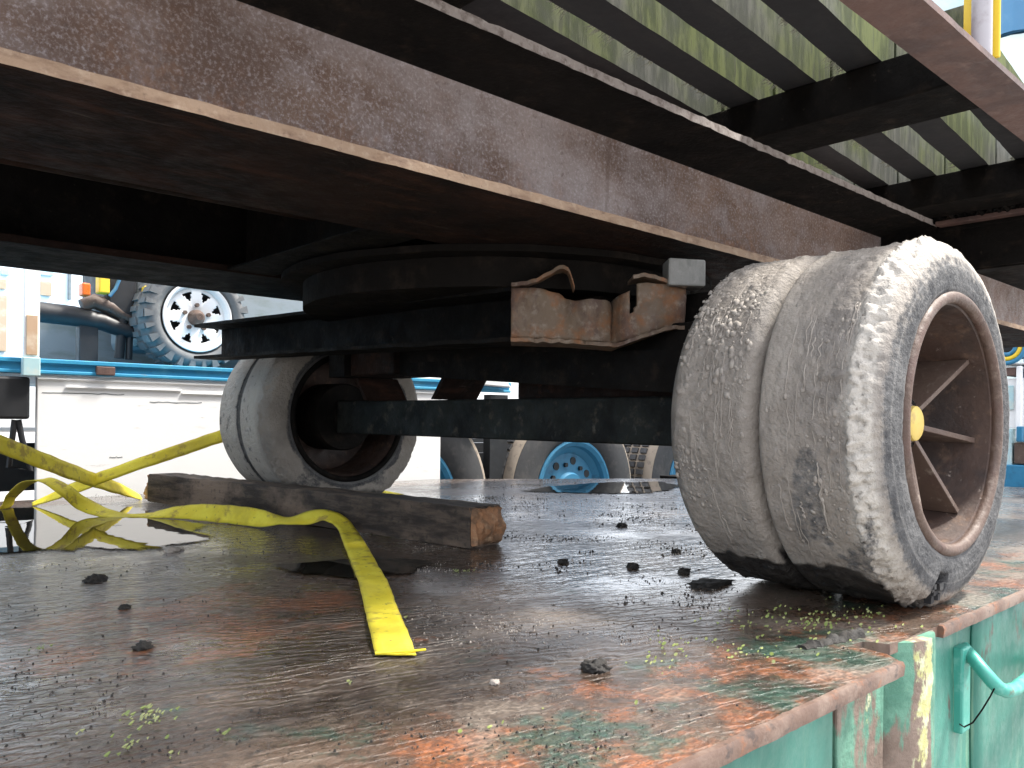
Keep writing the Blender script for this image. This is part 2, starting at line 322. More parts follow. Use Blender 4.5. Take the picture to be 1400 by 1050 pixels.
# strap webbing
t = NT('yellow_webbing')
uvn = t.n.new('ShaderNodeUVMap'); sx = t.n.new('ShaderNodeSeparateXYZ'); t.l.new(uvn.outputs[0], sx.inputs[0])
c = t.mix(t.ramp(t.noise(14, 6), .4, .65), (.78, .64, .03), (.86, .74, .06))
c = t.mix(t.ramp(t.noise(17, 7, .7, off=(3, 3, 3)), .52, .64, 0, .75), c, (.34, .22, .05))
c = t.mix(t.ramp(t.noise(60, 4, .6, off=(1, 6, 3)), .64, .72, 0, .8), c, (.10, .07, .04))
wvx = t.n.new('ShaderNodeTexWave'); wvx.inputs['Scale'].default_value = 1; t.l.new(uvn.outputs[0], wvx.inputs['Vector'])
ab = t.mul(sx.outputs[1], 0, 'ADD'); ab2 = t.n.new('ShaderNodeMath'); ab2.operation = 'ABSOLUTE'; t.l.new(ab, ab2.inputs[0])
c = t.mix(t.ramp(ab2.outputs[0], 3.4, 3.9, 0, .45), c, (.40, .30, .04))
c = t.mix(t.ramp(t.noise(5, 5, .6, off=(2, 9, 3)), .50, .66, 0, .45), c, (.50, .38, .05))
m_strap = t.out(c, .7, t.bump(wvx.outputs['Fac'], .0006, .5), 0, .4)

# mossy plank sides, dark bottoms
t = NT('mossy_plank')
oi = t.n.new('ShaderNodeObjectInfo'); va = t.n.new('ShaderNodeVectorMath'); va.operation = 'MULTIPLY_ADD'
t.l.new(oi.outputs['Location'], va.inputs[0]); va.inputs[1].default_value = (3.3, 7.7, 0); t.l.new(t.tc.outputs['Object'], va.inputs[2])
class _O: outputs = {'Object': va.outputs[0]}
t.tc = _O
st = t.noise(34, 8, .7, (1, 1, .22)); c = t.mix(t.ramp(st, .4, .62), (.05, .054, .047), (.105, .107, .095))
c = t.mix(t.ramp(t.noise(2.2, 6, .6), .42, .60, 0, .95), c, t.mix(t.ramp(st, .42, .6), (.038, .052, .012), (.092, .112, .032)))
c = t.mix(t.ramp(t.noise(60, 5, .6, (1, 1, .2), off=(1, 1, 1)), .56, .68, 0, .7), c, (.035, .04, .025))
m_moss = t.out(c, .9, t.bump(st, .002), 0, .2)
m_plankb = M('dark_plank_bottom', (.020, .021, .024), [((.04, .038, .038), 9, .5, .7, .6, (.4, 2, 2))], .8, .1, 60, .001)
m_fringe = M('dry_moss', (.26, .26, .22), [((.30, .31, .2), 40, .45, .65, .7, None)], .9, .05)

# ------------------------------------------------------------------ ground
g = MB(); g.box(-300, 300, -300, 300, -1.0, -.78)
tag(part('ground', g, m_concrete), kind='structure', label='pale concrete yard floor around the flatbed', cat='ground')

# ------------------------------------------------------------------ the flatbed the trailer stands on
deck = tag(empty('steel_flatbed', (1, 2, -.78)), 'rusty wet steel flatbed deck with teal painted sides', 'flatbed')
outl = [(-3.2, .45), (1.128, .45), (1.150, .478), (1.158, .532), (1.19, .530), (1.205, .497), (1.37, .492), (4.75, .487), (4.72, 1.45), (3.68, 2.75), (2.6, 3.42), (-3.2, 3.46)]
mb = MB(); n = len(outl)
mb.add([(x, y, 0) for x, y in outl] + [(x, y, -.016) for x, y in outl], [tuple(range(n)), tuple(range(2 * n - 1, n - 1, -1))])
mb.cur = 1
mb.add([(x, y, 0) for x, y in outl] + [(x, y, -.016) for x, y in outl], [(i, (i + 1) % n, n + (i + 1) % n, n + i) for i in range(n)])
part('deck_plate', mb, [m_deck, m_decklip], deck)
# worn rolled lip along the free edges
def edge_lip(x0, x1, y, name):
    rings = []; k = int((x1 - x0) / .012)
    for i in range(k + 1):
        x = x0 + (x1 - x0) * i / k
        w = .0018 * N(x * 22, 1, y * 9) + .0012 * N(x * 90, 3, 1)
        rings.append([(x, y - .004 + w, -.0175), (x, y - .0055 + w, -.004), (x, y - .003 + w, .0012 + w * .4), (x, y + .004 + 2 * w, .0014), (x, y + .008 + 2 * w, -.002), (x, y + .008, -.0175)])
    part(name, MB().loft(rings), m_decklip, deck, 40)
edge_lip(-1.6, 1.127, .45, 'edge_strip'); edge_lip(1.372, 4.74, .488, 'edge_strip')
# side panels, folded sheet
def panel(x0, x1, y, z0, z1):
    nx, nz = max(4, int((x1 - x0) / .06)), 10; vs = []; fs = []
    for i in range(nx + 1):
        for j in range(nz + 1):
            x = x0 + (x1 - x0) * i / nx; z = z0 + (z1 - z0) * j / nz
            vs.append((x, y + .006 * N(x * 3, z * 3, 2) + .003 * N(x * 9, z * 9, 5), z))
    for i in range(nx):
        for j in range(nz): fs.append((i * (nz + 1) + j, (i + 1) * (nz + 1) + j, (i + 1) * (nz + 1) + j + 1, i * (nz + 1) + j + 1))
    m2 = MB(); m2.add(vs, fs); o = part('side_panel', m2, m_teal, deck, 60)
    s = o.modifiers.new('s', 'SOLIDIFY'); s.thickness = .006
panel(-3.1, 1.035, .505, -.62, -.018); panel(1.382, 1.62, .53, -.62, -.018); panel(1.624, 4.6, .526, -.62, -.018)
mb = MB(); mb.box(-3.1, 4.6, .56, .60, -.66, -.02); mb.box(-3, 2.5, 3.2, 3.3, -.5, -.02); part('inner_frame', mb, m_dark, deck)
for x in (-2.4, .2, 2.2, 4.2):
    mb = MB(); mb.box(x - .1, x + .1, .66, 3.1, -.35, -.02); mb.box(x - .08, x + .08, .70, .86, -.778, -.35); mb.box(x - .08, x + .08, 2.5, 2.66, -.778, -.35)
    part('support_leg', mb, m_dark, deck)
# half-round corner post
rings = []
for j in range(16):
    z = -.004 - .6 * j / 15 if j else -.0025
    ring = []
    for i in range(19):
        a = pi * i / 18
        rr = .086 + .002 * N(cos(a) * 3, z * 8, 1) + .0022 * N(cos(a) * 9, z * 22, 4)
        ring.append((1.292 - rr * 1.02 * cos(a), .552 - rr * .92 * sin(a), z))
    ring += [(1.292 + .0875, .5545, z), (1.292 - .0875, .5545, z)]
    rings.append(ring)
part('corner_post', MB().loft(rings), m_post, deck, 50)
mb = MB(); mb.hexa([(1.075, .512, -.62), (1.202, .503, -.62), (1.202, .556, -.62), (1.075, .556, -.62), (1.075, .512, -.0185), (1.202, .503, -.0185), (1.202, .556, -.0185), (1.075, .556, -.0185)])
part('post_flange', mb, m_post, deck, None, .003)
# raised black scab of rubber at the plate joint
mb = MB(); rings = []
for i in range(41):
    t_ = i / 40; p = Vector((1.085, .57, 0)).lerp(Vector((1.215, .545, 0)), t_); w = .009 + .007 * N(t_ * 6, 2, 1) + .005 * N(t_ * 19, 2, 5); hh = .004 + .007 * t_ + .005 * N(t_ * 9, 5, 1) + .004 * N(t_ * 28, 5, 1)
    rings.append([(p.x - .1 * w, p.y - w, .0005), (p.x, p.y - w * .6, max(.001, hh)), (p.x, p.y, max(.001, hh * 1.2 + .003 * N(t_ * 30, 1, 1))), (p.x, p.y + w * .5, max(.001, hh * .9)), (p.x + .1 * w, p.y + w, .0005)])
part('joint_seal', MB().loft(rings), m_clod, deck, 60)
# lashing hook on the side
hook = part('lashing_hook', MB().tube([at(px, py, Y=y) for px, py, y in ((1316, 884, .535), (1322, 891, .515), (1332, 902, .497), (1344, 917, .480), (1356, 931, .466), (1366, 941, .457), (1376, 945, .453), (1387, 942, .454), (1400, 932, .460), (1416, 918, .475), (1430, 905, .50), (1436, 900, .535))], .0118, 14), m_tealrod, deck, 40)
a, b = at(1311, 886, Y=.515), at(1321, 996, Y=.515)
mb = MB(); mb.box(a.x, b.x, .508, .527, b.z, a.z); part('hook_plate', mb, m_tealrod, hook, None, .004)
part('wire', MB().tube([at(px, py, Y=y) for px, py, y in ((1312, 990, .505), (1318, 994, .50), (1330, 988, .49), (1343, 970, .475), (1354, 952, .465), (1360, 940, .46))], .0014, 6), m_dark, hook, 60)
# puddles
def puddle(pts, label, z=.0035):
    m = len(pts); P = [Vector((x, y, 0)) for x, y in pts]; c = sum(P, Vector()) / m; rim_ = []
    for i in range(m):
        a, b = P[i], P[(i + 1) % m]
        for k in range(10):
            p = a.lerp(b, k / 10); d = p - c
            rim_.append(c + d * (1.10 + .09 * N(p.x * 7, p.y * 7, 1) + .07 * N(p.x * 25, p.y * 25, 4)))
    n = len(rim_); vs = []; fs = []; cl_ = []
    for q, (f, v) in enumerate(((1, 0), (.88, .5), (.76, 1), (.4, 1))):
        for p in rim_: w = c + (p - c) * f; vs.append((w.x, w.y, z)); cl_ += [v, v, v, 1]
    for q in range(3):
        for i in range(n): i2 = (i + 1) % n; fs.append((q * n + i, q * n + i2, q * n + n + i2, q * n + n + i))
    fs.append(tuple(3 * n + i for i in range(n)))
    mm = MB(); mm.add(vs, fs); me = mm.mesh('puddle', m_water); ca = me.color_attributes.new('mask', 'FLOAT_COLOR', 'POINT'); ca.data.foreach_set('color', cl_)
    return tag(obj('puddle', me), label, 'puddle', 'puddles on the deck', 'structure')
puddle([(.30, 2.25), (.42, 2.13), (.57, 2.10), (.66, 1.99), (.78, 2.03), (.87, 2.12), (.95, 2.35), (.90, 2.62), (.95, 2.9), (.92, 3.05), (.78, 3.15), (.55, 3.12), (.25, 3.1), (.1, 2.7)], 'dark mirror-like puddle under the yellow strap loop')
puddle([(.80, 1.62), (.89, 1.60), (1.02, 1.58), (1.10, 1.45), (.98, 1.36), (.86, 1.40), (.80, 1.5)], 'shallow brown puddle beside the loose strap tail')
puddle([(2.44, 2.62), (2.7, 2.72), (3.1, 2.75), (3.45, 2.60), (3.3, 2.35), (2.85, 2.2), (2.62, 2.38)], 'dark puddle on the deck in front of blue truck wheel')

# ------------------------------------------------------------------ the trailer
T = tag(empty('heavy_trailer', (1.53, 1.7, 0)), 'rusty heavy trailer with slatted deck and mud-caked solid wheels', 'trailer')
BZ0, BZ1, BT = .689, .944, .0166
def hbeam(name, y0, wid, x0, x1, step=.02, rough=1.0):
    yw = y0 + wid / 2; tw = .007; f = .016
    prof = [(y0, BZ0), (y0, BZ0 + BT), (yw - tw - f, BZ0 + BT + .002), (yw - tw - .004, BZ0 + BT + .006), (yw - tw, BZ0 + BT + f), (yw - tw, BZ1 - f), (yw - tw - .004, BZ1 - .006), (yw - tw - f, BZ1 - .001), (y0, BZ1), (y0, BZ1 + BT),
            (y0 + wid, BZ1 + BT), (y0 + wid, BZ1), (yw + tw + f, BZ1), (yw + tw, BZ1 - f), (yw + tw, BZ0 + BT + f), (yw + tw + f, BZ0 + BT), (y0 + wid, BZ0 + BT), (y0 + wid, BZ0)]
    n = int((x1 - x0) / step); rings = []
    for i in range(n + 1):
        x = x0 + (x1 - x0) * i / n; r = []
        for k, (y, z) in enumerate(prof):
            dy = dz = 0
            if k in (0, 1): dy = rough * (.0016 * N(x * 18, k, 1) + .0008 * N(x * 70, k, 3)); dz = rough * .0014 * N(x * 24, k, 7)
            if k in (8, 9): dy = rough * (.003 * N(x * 26, k, 1) + .003 * N(x * 80, k, 3)); dz = rough * (.0015 * N(x * 30, k, 9) + (.004 * max(0, N(x * 45, 2, 9)) if k == 9 else 0))
            if k in (17, 16): dy = .002 * N(x * 15, k, 2)
            if k in (4, 5): dy = .0015 * N(x * 5, k, 2)
            r.append((x, y + dy, z + dz))
        rings.append(r)
    mb = MB(); k = len(prof)
    mb.v = [p for r in rings for p in r]
    mat_of = {0: 1, 8: 2, 17: 3, 7: 4, 6: 4, 5: 0}  # flange undersides get darker materials that stand in for their shade
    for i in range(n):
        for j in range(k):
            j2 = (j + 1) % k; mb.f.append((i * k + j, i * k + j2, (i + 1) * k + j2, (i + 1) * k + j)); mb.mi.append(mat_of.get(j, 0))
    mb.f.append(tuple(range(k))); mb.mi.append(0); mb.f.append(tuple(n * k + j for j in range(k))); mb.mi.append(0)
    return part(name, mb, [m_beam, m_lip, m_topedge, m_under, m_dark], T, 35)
hbeam('chassis_beam', 1.0, .3734, -1.7, 4.4)
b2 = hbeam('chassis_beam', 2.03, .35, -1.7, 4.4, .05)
for i in range(5): b2.data.materials[i] = m_dark if i != 1 else m_under  # second beam recoloured dark to hold the shade between the beams
# transverse members on top of the beams
for x0, x1 in ((-1.10, -.93), (-.23, -.06), (.635, .805), (1.652, 1.82), (2.53, 2.70), (3.45, 3.62)):
    mb = MB(); mb.box(x0, x1, .573, 2.83, .963, 1.049)
    part('cross_member', mb, m_dark, T, None, .004)
mb = MB(); mb.box(2.742, 2.752, .573, 1.177, .80, 1.045); mb.box(2.735, 2.83, .573, .997, .925, .938); mb.box(2.753, 2.82, .573, .997, .795, .808)
part('end_cross_beam', mb, m_dark, T, None, .003)
mb = MB(); mb.box(2.70, 2.74, .60, .99, .939, .953); part('cross_beam_flange', mb, m_rail, T, None, .003)
# tufts of dirt caught on the end beam
mb = MB()
for i in range(90):
    y = .6 + .38 * i / 90; x = 2.715 + random.uniform(-.01, .015); r = .008 + .012 * random.random()
    mb.tube([(x, y, .95), (x + random.uniform(-.01, .01), y + .01, .955 + r), (x, y + .025, .952)], [r * .7, r, r * .5], 6)
tag(part('packed_dirt', mb, m_dark, T, 60), kind='stuff')
# outer rail
def rail(y0, y1):
    n = 200; rings = []
    for i in range(n + 1):
        x = -1.7 + 6.1 * i / n; w = .0015 * N(x * 20, 1, y0 * 9) + .001 * N(x * 60, 1, 3)
        s1 = 1 if y1 > y0 else -1; rings.append([(x, y0 + w, .950 + w), (x, y1, .950), (x, y1, 1.06), (x, y1 - s1 * .010, 1.06), (x, y1 - s1 * .010, .961), (x, y0 + w * .5, .961)])
    part('side_rail', MB().loft(rings), m_rail, T, 30, 0)
rail(.484, .571); rail(2.92, 2.834)
# planks: outer bays with open gaps, tight between the beams
def plank_mesh(L, w, h):
    n = max(6, int(L / .04)); rings = []
    for i in range(n + 1):
        x = -L / 2 + L * i / n
        e = [.002 * N(x * 18, q, w * 50) for q in range(4)]
        rings.append([(x, -w / 2 + e[0], e[1] * .5), (x, w / 2 + e[1], e[0] * .5), (x, w / 2 + e[2], h), (x, -w / 2 + e[3], h)])
    m = MB(); m.v = [p for r in rings for p in r]
    for i in range(n):
        for j in range(4):
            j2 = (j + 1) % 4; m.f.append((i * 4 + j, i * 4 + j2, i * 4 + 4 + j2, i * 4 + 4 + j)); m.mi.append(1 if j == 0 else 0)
    m.f += [(3, 2, 1, 0), tuple(n * 4 + j for j in range(4))]; m.mi += [0, 0]
    return m.mesh('plank', [m_moss, m_plankb], 30)
def fringe_mesh(L, w, seed):
    rnd = random.Random(seed); m = MB()
    for i in range(int(L / .0025)):
        x = -L / 2 + L * rnd.random()
        if N(x * 9, seed, 1) < .05: continue
        l = rnd.uniform(.005, .028) * (1 + .8 * max(0, N(x * 14, seed, 5))); y = w / 2 + rnd.uniform(-.003, .002); s_ = .0012
        dx_, dy_ = rnd.uniform(-.5, .5) * l, rnd.uniform(.2, 1) * l
        m.add([(x - s_, y, .001), (x + s_, y, .001), (x, y + s_, -.0005), (x + dx_, y + dy_, -l * rnd.uniform(.0, .5))], [(0, 1, 3), (1, 2, 3), (2, 0, 3)])
    return m.mesh('moss_fringe', m_fringe)
SK = .085
bays = [(-.15, .72), (.72, 1.736), (1.736, 2.615), (2.615, 3.53)]
edges = [.62 - .004, .75, .892, 1.033, 1.170, 1.31]       # centres of the dark undersides where X = 1.66
for bi, (x0, x1) in enumerate(bays):
    L = x1 - x0 - .006; xc = (x0 + x1) / 2; pm = plank_mesh(L / cos(SK) - .012, .074, .10)
    for k in range(-3, 10):
        yc = .7505 + .1385 * k + SK * (xc - 1.66)
        if yc - .04 - SK * L / 2 < .578 or yc > 1.42: continue
        o = obj('plank', pm, T); o.location = (xc, yc, 1.0505); o.rotation_euler = (0, 0, math.atan(SK))
        if bi in (1, 2) and yc < 1.2:
            q = obj('moss_fringe', fringe_mesh(L, .074, k * 7 + bi), None); q.parent = o; tag(q, kind='stuff')
    # closing strip beside the rail
pm = plank_mesh(5.9, .098, .10)  # unseen planks between the beams, set tight to keep sky light out
for k in range(14):
    o = obj('plank', pm, T); o.location = (1.35, 1.50 + .101 * k, 1.0505)
# stake on the rail with a yellow reflector
st_ = part('stake', MB().tube([(1.572, .502, .9615), (1.572, .502, 1.6)], .0165, 20), m_pole, T, 60)
mb = MB(); mb.box(1.600, 1.606, .482, .542, .968, 1.50); part('reflector', mb, m_yel, st_, None, .002)
# inner cross frame between the beams
for x0, x1, z0, z1 in ((.92, .95, .70, .94), (-.6, -.57, .70, .94), (2.2, 2.23, .70, .94)):
    mb = MB(); mb.box(x0, x1, 1.376, 2.028, z0, z1); mb.box(x0 - .05, x1 + .05, 1.376, 2.028, z0 - .008, z0 - .001); part('frame_spreader', mb, m_dark, T, None, .003)
part('air_pipe', MB().tube([(-1.5, 1.62, .80), (.3, 1.63, .795), (.9, 1.64, .80)], .045, 16), m_under, T, 60)
# turntable rings
TC = Vector((1.52, 1.72, 0))
def ring(name, r0, r1, z0, z1, m):
    mb = MB(); n = 96; rings = []
    for i in range(n):
        a = 2 * pi * i / n; w = .002 * N(cos(a) * 6, sin(a) * 6, z0 * 9)
        rings.append([(TC.x + r * cos(a), TC.y + r * sin(a), z + w) for r, z in ((r0, z0), (r1, z0), (r1, z1), (r0, z1))])
    rings.append(rings[0]); mb.loft(rings, True, False); return part(name, mb, m, T, 40)
ring('turntable_ring', .30, .585, .672, .687, m_deep); ring('turntable_ring', .25, .53, .606, .671, m_deep)
# bent bolster channel: open side towards the near left, near end boxed in by a torn plate
path = [((1.100, 2.83), .518, .634), ((1.150, 2.05), .505, .621), ((1.187, 1.30), .489, .604)]
def chan(name, path, m, depth=.11, th=.008):
    rings = []; 
    for (x, y), z0, z1 in path:
        a = Vector((x, y)); b = Vector((x + depth, y + .01))
        pr = [(a, z0 - th * .2), (b, z0 - th * .2), (b, z1 + th * .2), (a, z1 + th * .2), (a, z1 - th), (b - Vector((th, 0)), z1 - th), (b - Vector((th, 0)), z0 + th), (a, z0 + th)]
        rings.append([(p.x, p.y, z) for p, z in pr])
    return part(name, MB().loft(rings), m, T, 30)
def sub(path, n):
    out = []
    for (p0, a0, b0), (p1, a1, b1) in zip(path, path[1:]):
        for i in range(n):
            t_ = i / n; x = p0[0] + (p1[0] - p0[0]) * t_; y = p0[1] + (p1[1] - p0[1]) * t_
            out.append(((x + .0015 * N(y * 14, 1, 1), y), a0 + (a1 - a0) * t_ + .0015 * N(y * 9, 2, 1), b0 + (b1 - b0) * t_ + .0015 * N(y * 9, 5, 1)))
    return out + [path[-1]]
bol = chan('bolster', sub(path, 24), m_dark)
# torn end plate
def pl(u):      # plan path of the boxed end, u in 0..1
    pts = [(0, 1.187, 1.298), (.18, 1.232, 1.256), (.38, 1.282, 1.205), (.50, 1.318, 1.176), (.58, 1.352, 1.158), (.66, 1.356, 1.125), (.80, 1.398, 1.085), (1, 1.456, 1.038)]
    for (u0, x0, y0), (u1, x1, y1) in zip(pts, pts[1:]):
        if u <= u1: k = (u - u0) / (u1 - u0); return Vector((x0 + (x1 - x0) * k, y0 + (y1 - y0) * k))
    return Vector(pts[-1][1:])
def interp(tab, u):
    for (a, b), (c_, d_) in zip(tab, tab[1:]):
        if u <= c_: return b + (d_ - b) * (u - a) / (c_ - a)
    return tab[-1][1]
ztop = [(0, .602), (.18, .600), (.28, .592), (.36, .580), (.40, .574), (.48, .578), (.54, .580), (.58, .572), (.64, .586), (.69, .596), (.72, .612), (.78, .614), (1, .604)]
zbot = [(0, .494), (.35, .491), (.55, .486), (.62, .484), (.75, .502), (.88, .520), (1, .524)]
nu, nv = 64, 12; vs = []; fs = []
nrm = Vector((-.68, -.73))
for i in range(nu + 1):
    u = i / nu; p = pl(u); a0, b0 = interp(zbot, u), interp(ztop, u)
    for j in range(nv + 1):
        v = j / nv; z = a0 + (b0 - a0) * v
        dent = -.022 * exp(-((u - .33) / .05) ** 2) * v + .016 * exp(-((u - .47) / .05) ** 2) * (1 - .4 * v) - .034 * exp(-((u - .60) / .035) ** 2) * (.35 + .65 * v) + .010 * exp(-((u - .70) / .04) ** 2) - .015 * exp(-((u - .92) / .08) ** 2) * (1 - v) + .006 * N(u * 7, v * 3, 2) + .003 * N(u * 22, v * 8, 2)
        q = p + nrm * dent; vs.append((q.x, q.y, z + .002 * N(u * 20, v, 7) * v))
for i in range(nu):
    for j in range(nv):
        if 44 <= i <= 45 and j > 12 - 7 + (i - 44): continue            # tear in the plate
        fs.append((i * (nv + 1) + j, (i + 1) * (nv + 1) + j, (i + 1) * (nv + 1) + j + 1, i * (nv + 1) + j + 1))
mb = MB(); mb.add(vs, fs); o = part('torn_end_plate', mb, m_plate, T, 50); s_ = o.modifiers.new('s', 'SOLIDIFY'); s_.thickness = .007
def flange(u0, u1, zt, name, out=.012, depth=.09, n=30, m=None):
    rings = []
    for i in range(n + 1):
        u = u0 + (u1 - u0) * i / n; p = pl(max(0, min(1, u))); z = interp(zt, u); w = .003 * N(u * 22, 1, 2) ; w2 = .004 * N(u * 30, 4, 2)
        a = p + nrm * (out + w2); b = p - nrm * depth
        rings.append([(a.x, a.y, z + w), (b.x, b.y, z), (b.x, b.y, z + .008), (a.x, a.y, z + .008 + w)])
    return part(name, MB().loft(rings), m or m_plate, T, 35)
flange(-.0, .385, [(0, .603), (.10, .606), (.20, .620), (.27, .636), (.32, .641), (.345, .638), (.365, .622), (.385, .596)], 'curled_flange', .020, .03)
flange(.70, 1.0, [(.70, .620), (.76, .624), (.84, .618), (.92, .608), (1, .603)], 'bent_flange', .018, .07)
flange(.0, 1.0, [(a, b - .008) for a, b in zbot], 'bent_flange', .016, .09, 60)
mb = MB(); mb.hexa([(1.404, 1.045, .606), (1.462, .992, .604), (1.520, 1.052, .606), (1.462, 1.105, .607), (1.404, 1.045, .664), (1.462, .992, .660), (1.520, 1.052, .664), (1.462, 1.105, .667)])
part('packing_block', mb, m_block, T, None, .004)
mb = MB(); mb.box(1.42, 1.75, 1.25, 2.45, .48, .61); mb.box(1.50, 1.60, 1.0, 1.25, .475, .60); part('bolster_core', mb, m_deep, T, None, .004)
# lower beam, seats, axle
rings = []
for i in range(31):
    u = i / 30; y = 1.02 + (2.05 - 1.02) * u; zb = .378 + (.448 - .378) * u; zt = .470 + .04 * u
    w = .002 * N(y * 12, 1, 1)
    rings.append([(1.42 + w, y, zb), (1.58, y, zb), (1.58, y, zt), (1.42 + w, y, zt)])
part('spring_beam', MB().loft(rings), m_dark, T, 30)
mb = MB(); mb.box(1.40, 1.60, 2.052, 2.30, .452, .535); part('spring_seat', mb, m_under, T, None, .006)
mb = MB(); mb.box(1.38, 1.40, 2.302, 2.40, .45, .54); mb.box(1.40, 1.55, 2.302, 2.315, .45, .54); mb.box(1.40, 1.55, 2.39, 2.40, .45, .54); part('seat_bracket', mb, m_dark, T, None, .002)
for y, k in ((2.26, 1), (1.90, -1)):
    mb = MB(); mb.hexa([(1.44, y, .375), (1.60, y, .375), (1.60, y + .02, .375), (1.44, y + .02, .375), (1.44, y + .06 * k, .45), (1.60, y + .06 * k, .45), (1.60, y + .06 * k + .02, .45), (1.44, y + .06 * k + .02, .45)])
    part('axle_bracket', mb, m_under, T, None, .002)
rings = []
for i in range(41):
    y = .96 + (2.50 - .96) * i / 40; w = .0012 * N(y * 14, 1, 6)
    rings.append([(1.472 + w, y, .264), (1.58, y, .264), (1.58, y, .374), (1.472 + w, y, .374)])
ax = part('axle', MB().loft(rings), m_axle, T, 30, .004)
part('stub_axle', MB().tube([(1.528, .60, .32), (1.528, .955, .32)], .045, 18), m_dark, ax, 60)
part('stub_axle', MB().tube([(1.528, 2.505, .32), (1.528, 2.80, .32)], .06, 18), m_dark, ax, 60)
mb = MB(); mb.box(1.50, 1.57, .98, 1.61, .3745, .42); part('axle_gap_fill', mb, m_under, T, None, .003)  # dark box added to close the gap above the axle
mb = MB(); mb.box(1.44, 1.60, 1.0, 1.95, .46, .53); part('bolster_gap_fill', mb, m_dark, T, None, .003)  # dark box added to close the gap below the bolster

# wheels
def tyre_mesh(sign, y0, seed, near):
    """profile runs over the tread; s = distance from the visible face, sign = direction of s along Y"""
    prof = [(.216, .014), (.222, .004), (.232, -.003), (.246, -.006), (.252, -.0045), (.258, -.006), (.272, -.004), (.286, .0), (.298, .004)]
    prof += [(.300 + .018 * k / 7, .006 + .030 * k / 7) for k in range(1, 8)]
    for k in range(1, 45):
        s = .036 + (.200 - .036) * k / 44; e = max(0, (s - .190) / .010); prof.append((.3205 - .034 * e ** 2.0, s))
    for k in range(1, 45):
        s = .200 + (.372 - .200) * k / 44; e = max(0, (.230 - s) / .030); e2 = max(0, (s - .350) / .022)
        prof.append((.3205 - .034 * e ** 2.2 - .012 * e2 ** 2, s))
    prof += [(.298, .384), (.285, .390), (.26, .393), (.235, .392), (.218, .385)]
    n = 560 if near else 200; k = len(prof); vs = []; cols = []
    C = (1.528, y0, .32); o = seed * 13.7
    for i in range(n):
        a = 2 * pi * i / n; ca, sa = cos(a), sin(a)
        for j, (r, s) in enumerate(prof):
            x, z = r * ca, r * sa; arc = a * .32
            on = sstep(.296, .306, r)
            lowf = N(x * 5 + o, s * 6, z * 5); mid = N(x * 16 + o, s * 20, z * 16); hi = N(x * 48, s * 55 + o, z * 48); vhi = N(x * 120 + o, s * 130, z * 120)
            lump_zone = sstep(-.1, .35, N(x * 4 + o, s * 9 + 3, z * 4) + (.45 * sstep(.24, .36, s) * sstep(-.1, .5, sa) if near else 0) + (.15 if near else -.1))
            lumps = max(0, hi - .12) * 1.3 + max(0, vhi - .22) * .55
            ed = noise.voronoi(Vector((x * 75 + o, s * 75, z * 75)))[0][0]; peb = max(0, .34 - ed) * 1.0
            strings = max(0, .09 - abs(N(arc * 7 + o, s * 46 + .5 * mid, 2))) * sstep(0, .4, N(arc * 4, s * 14, o + 3))
            disp = on * (.0028 * lowf + .0012 * mid + lump_zone * (.006 * lumps + .008 * peb) + .012 * strings)
            if abs(s - .2) < .012: disp *= .3
            dy0 = 0
            if r > .297 and s < .052:        # broken crust on the visible shoulder
                q = sstep(.0, .02, s) * (1 - sstep(.036, .052, s))
                ch = noise.noise(Vector((ca * 11 + o, s * 40, sa * 11))) ; ch2 = noise.noise(Vector((ca * 34, s * 80 + o, sa * 34)))
                disp += q * (.010 * (.35 - abs(ch)) + .011 * (.3 - abs(ch2)) + .005 * vhi + .002); dy0 = q * (.006 * ch2 + .003 * vhi)
            dy = dy0
            if r < .30 and s < .02: dy = .0012 * N(x * 30, z * 30, o) + .0008 * vhi
            if near:                          # torn notch low on the sidewall
                ang = math.atan2(sa, ca); d = (ang - radians(-104)) * .3
                if abs(d) < .024 and r > .268 and s < .04: dy += .022; disp -= .012
            rr = r + disp
            vs.append((C[0] + rr * ca, C[1] + sign * (s + dy), C[2] + rr * sa))
            zz = C[2] + rr * sa
            if near:
                mud = sstep(.29, .306, r) + (0 if r > .30 else .42 * sstep(-.4, .8, sa + .5 * N(x * 6, z * 6, o)) * sstep(.225, .3, r) + .20 * sstep(.26, .3, r))
                bare = sstep(.12, .32, N(x * 7 + 3, s * 13, z * 7 + o)) * (1 - sstep(.1, .5, lump_zone)) * .55 if r > .31 else 0
                mud = mud - bare
                wl_ = .072 + .016 * N(arc * 9, s * 8, 3) + .010 * N(arc * 40, s * 40, 3) - .02 * sstep(.1, .0, s) + (.022 if .195 < s < .215 else 0)
                wet = (1 - sstep(wl_ - .003, wl_ + .003, zz)) * sstep(.03, .045, s)
                crust = sstep(.300, .306, r) * (1 - sstep(.034, .060 + .02 * mid, s)) * sstep(-.93, -.55, sa + .25 * N(x * 7, 1, z * 7)) * .9 + .35 * (r < .30) * sstep(.2, 1, sa)
            else:
                mud = sstep(.240, .252, r + .010 * N(x * 9, 4, z * 9) + .006 * mid) * (1 - .5 * sstep(-.1, .15, N(x * 8, s * 12, z * 8) - .9 * sa - .75))
                if s > .1 and r > .3: mud = 1 - .5 * sstep(.22, .40, hi + .3 * lowf)
                if .184 < s < .222: mud *= .2  # groove shade painted through the mask so it looks deeper
                wl_ = .05 + .03 * N(arc * 6, s * 9, 5); wet = (1 - sstep(wl_ - .004, wl_ + .004, zz)); crust = .3 * sstep(.05, .08, s) + .12 * (r > .25)
            cols += [max(0, min(1, mud)), max(0, min(1, wet)), max(0, min(1, crust)), 1]
    fs = []
    for i in range(n):
        i2 = (i + 1) % n
        for j in range(k - 1): fs.append((i * k + j, i * k + j + 1, i2 * k + j + 1, i2 * k + j))
    mb = MB(); mb.add(vs, fs); me = mb.mesh('tyre', m_tyre, 180)
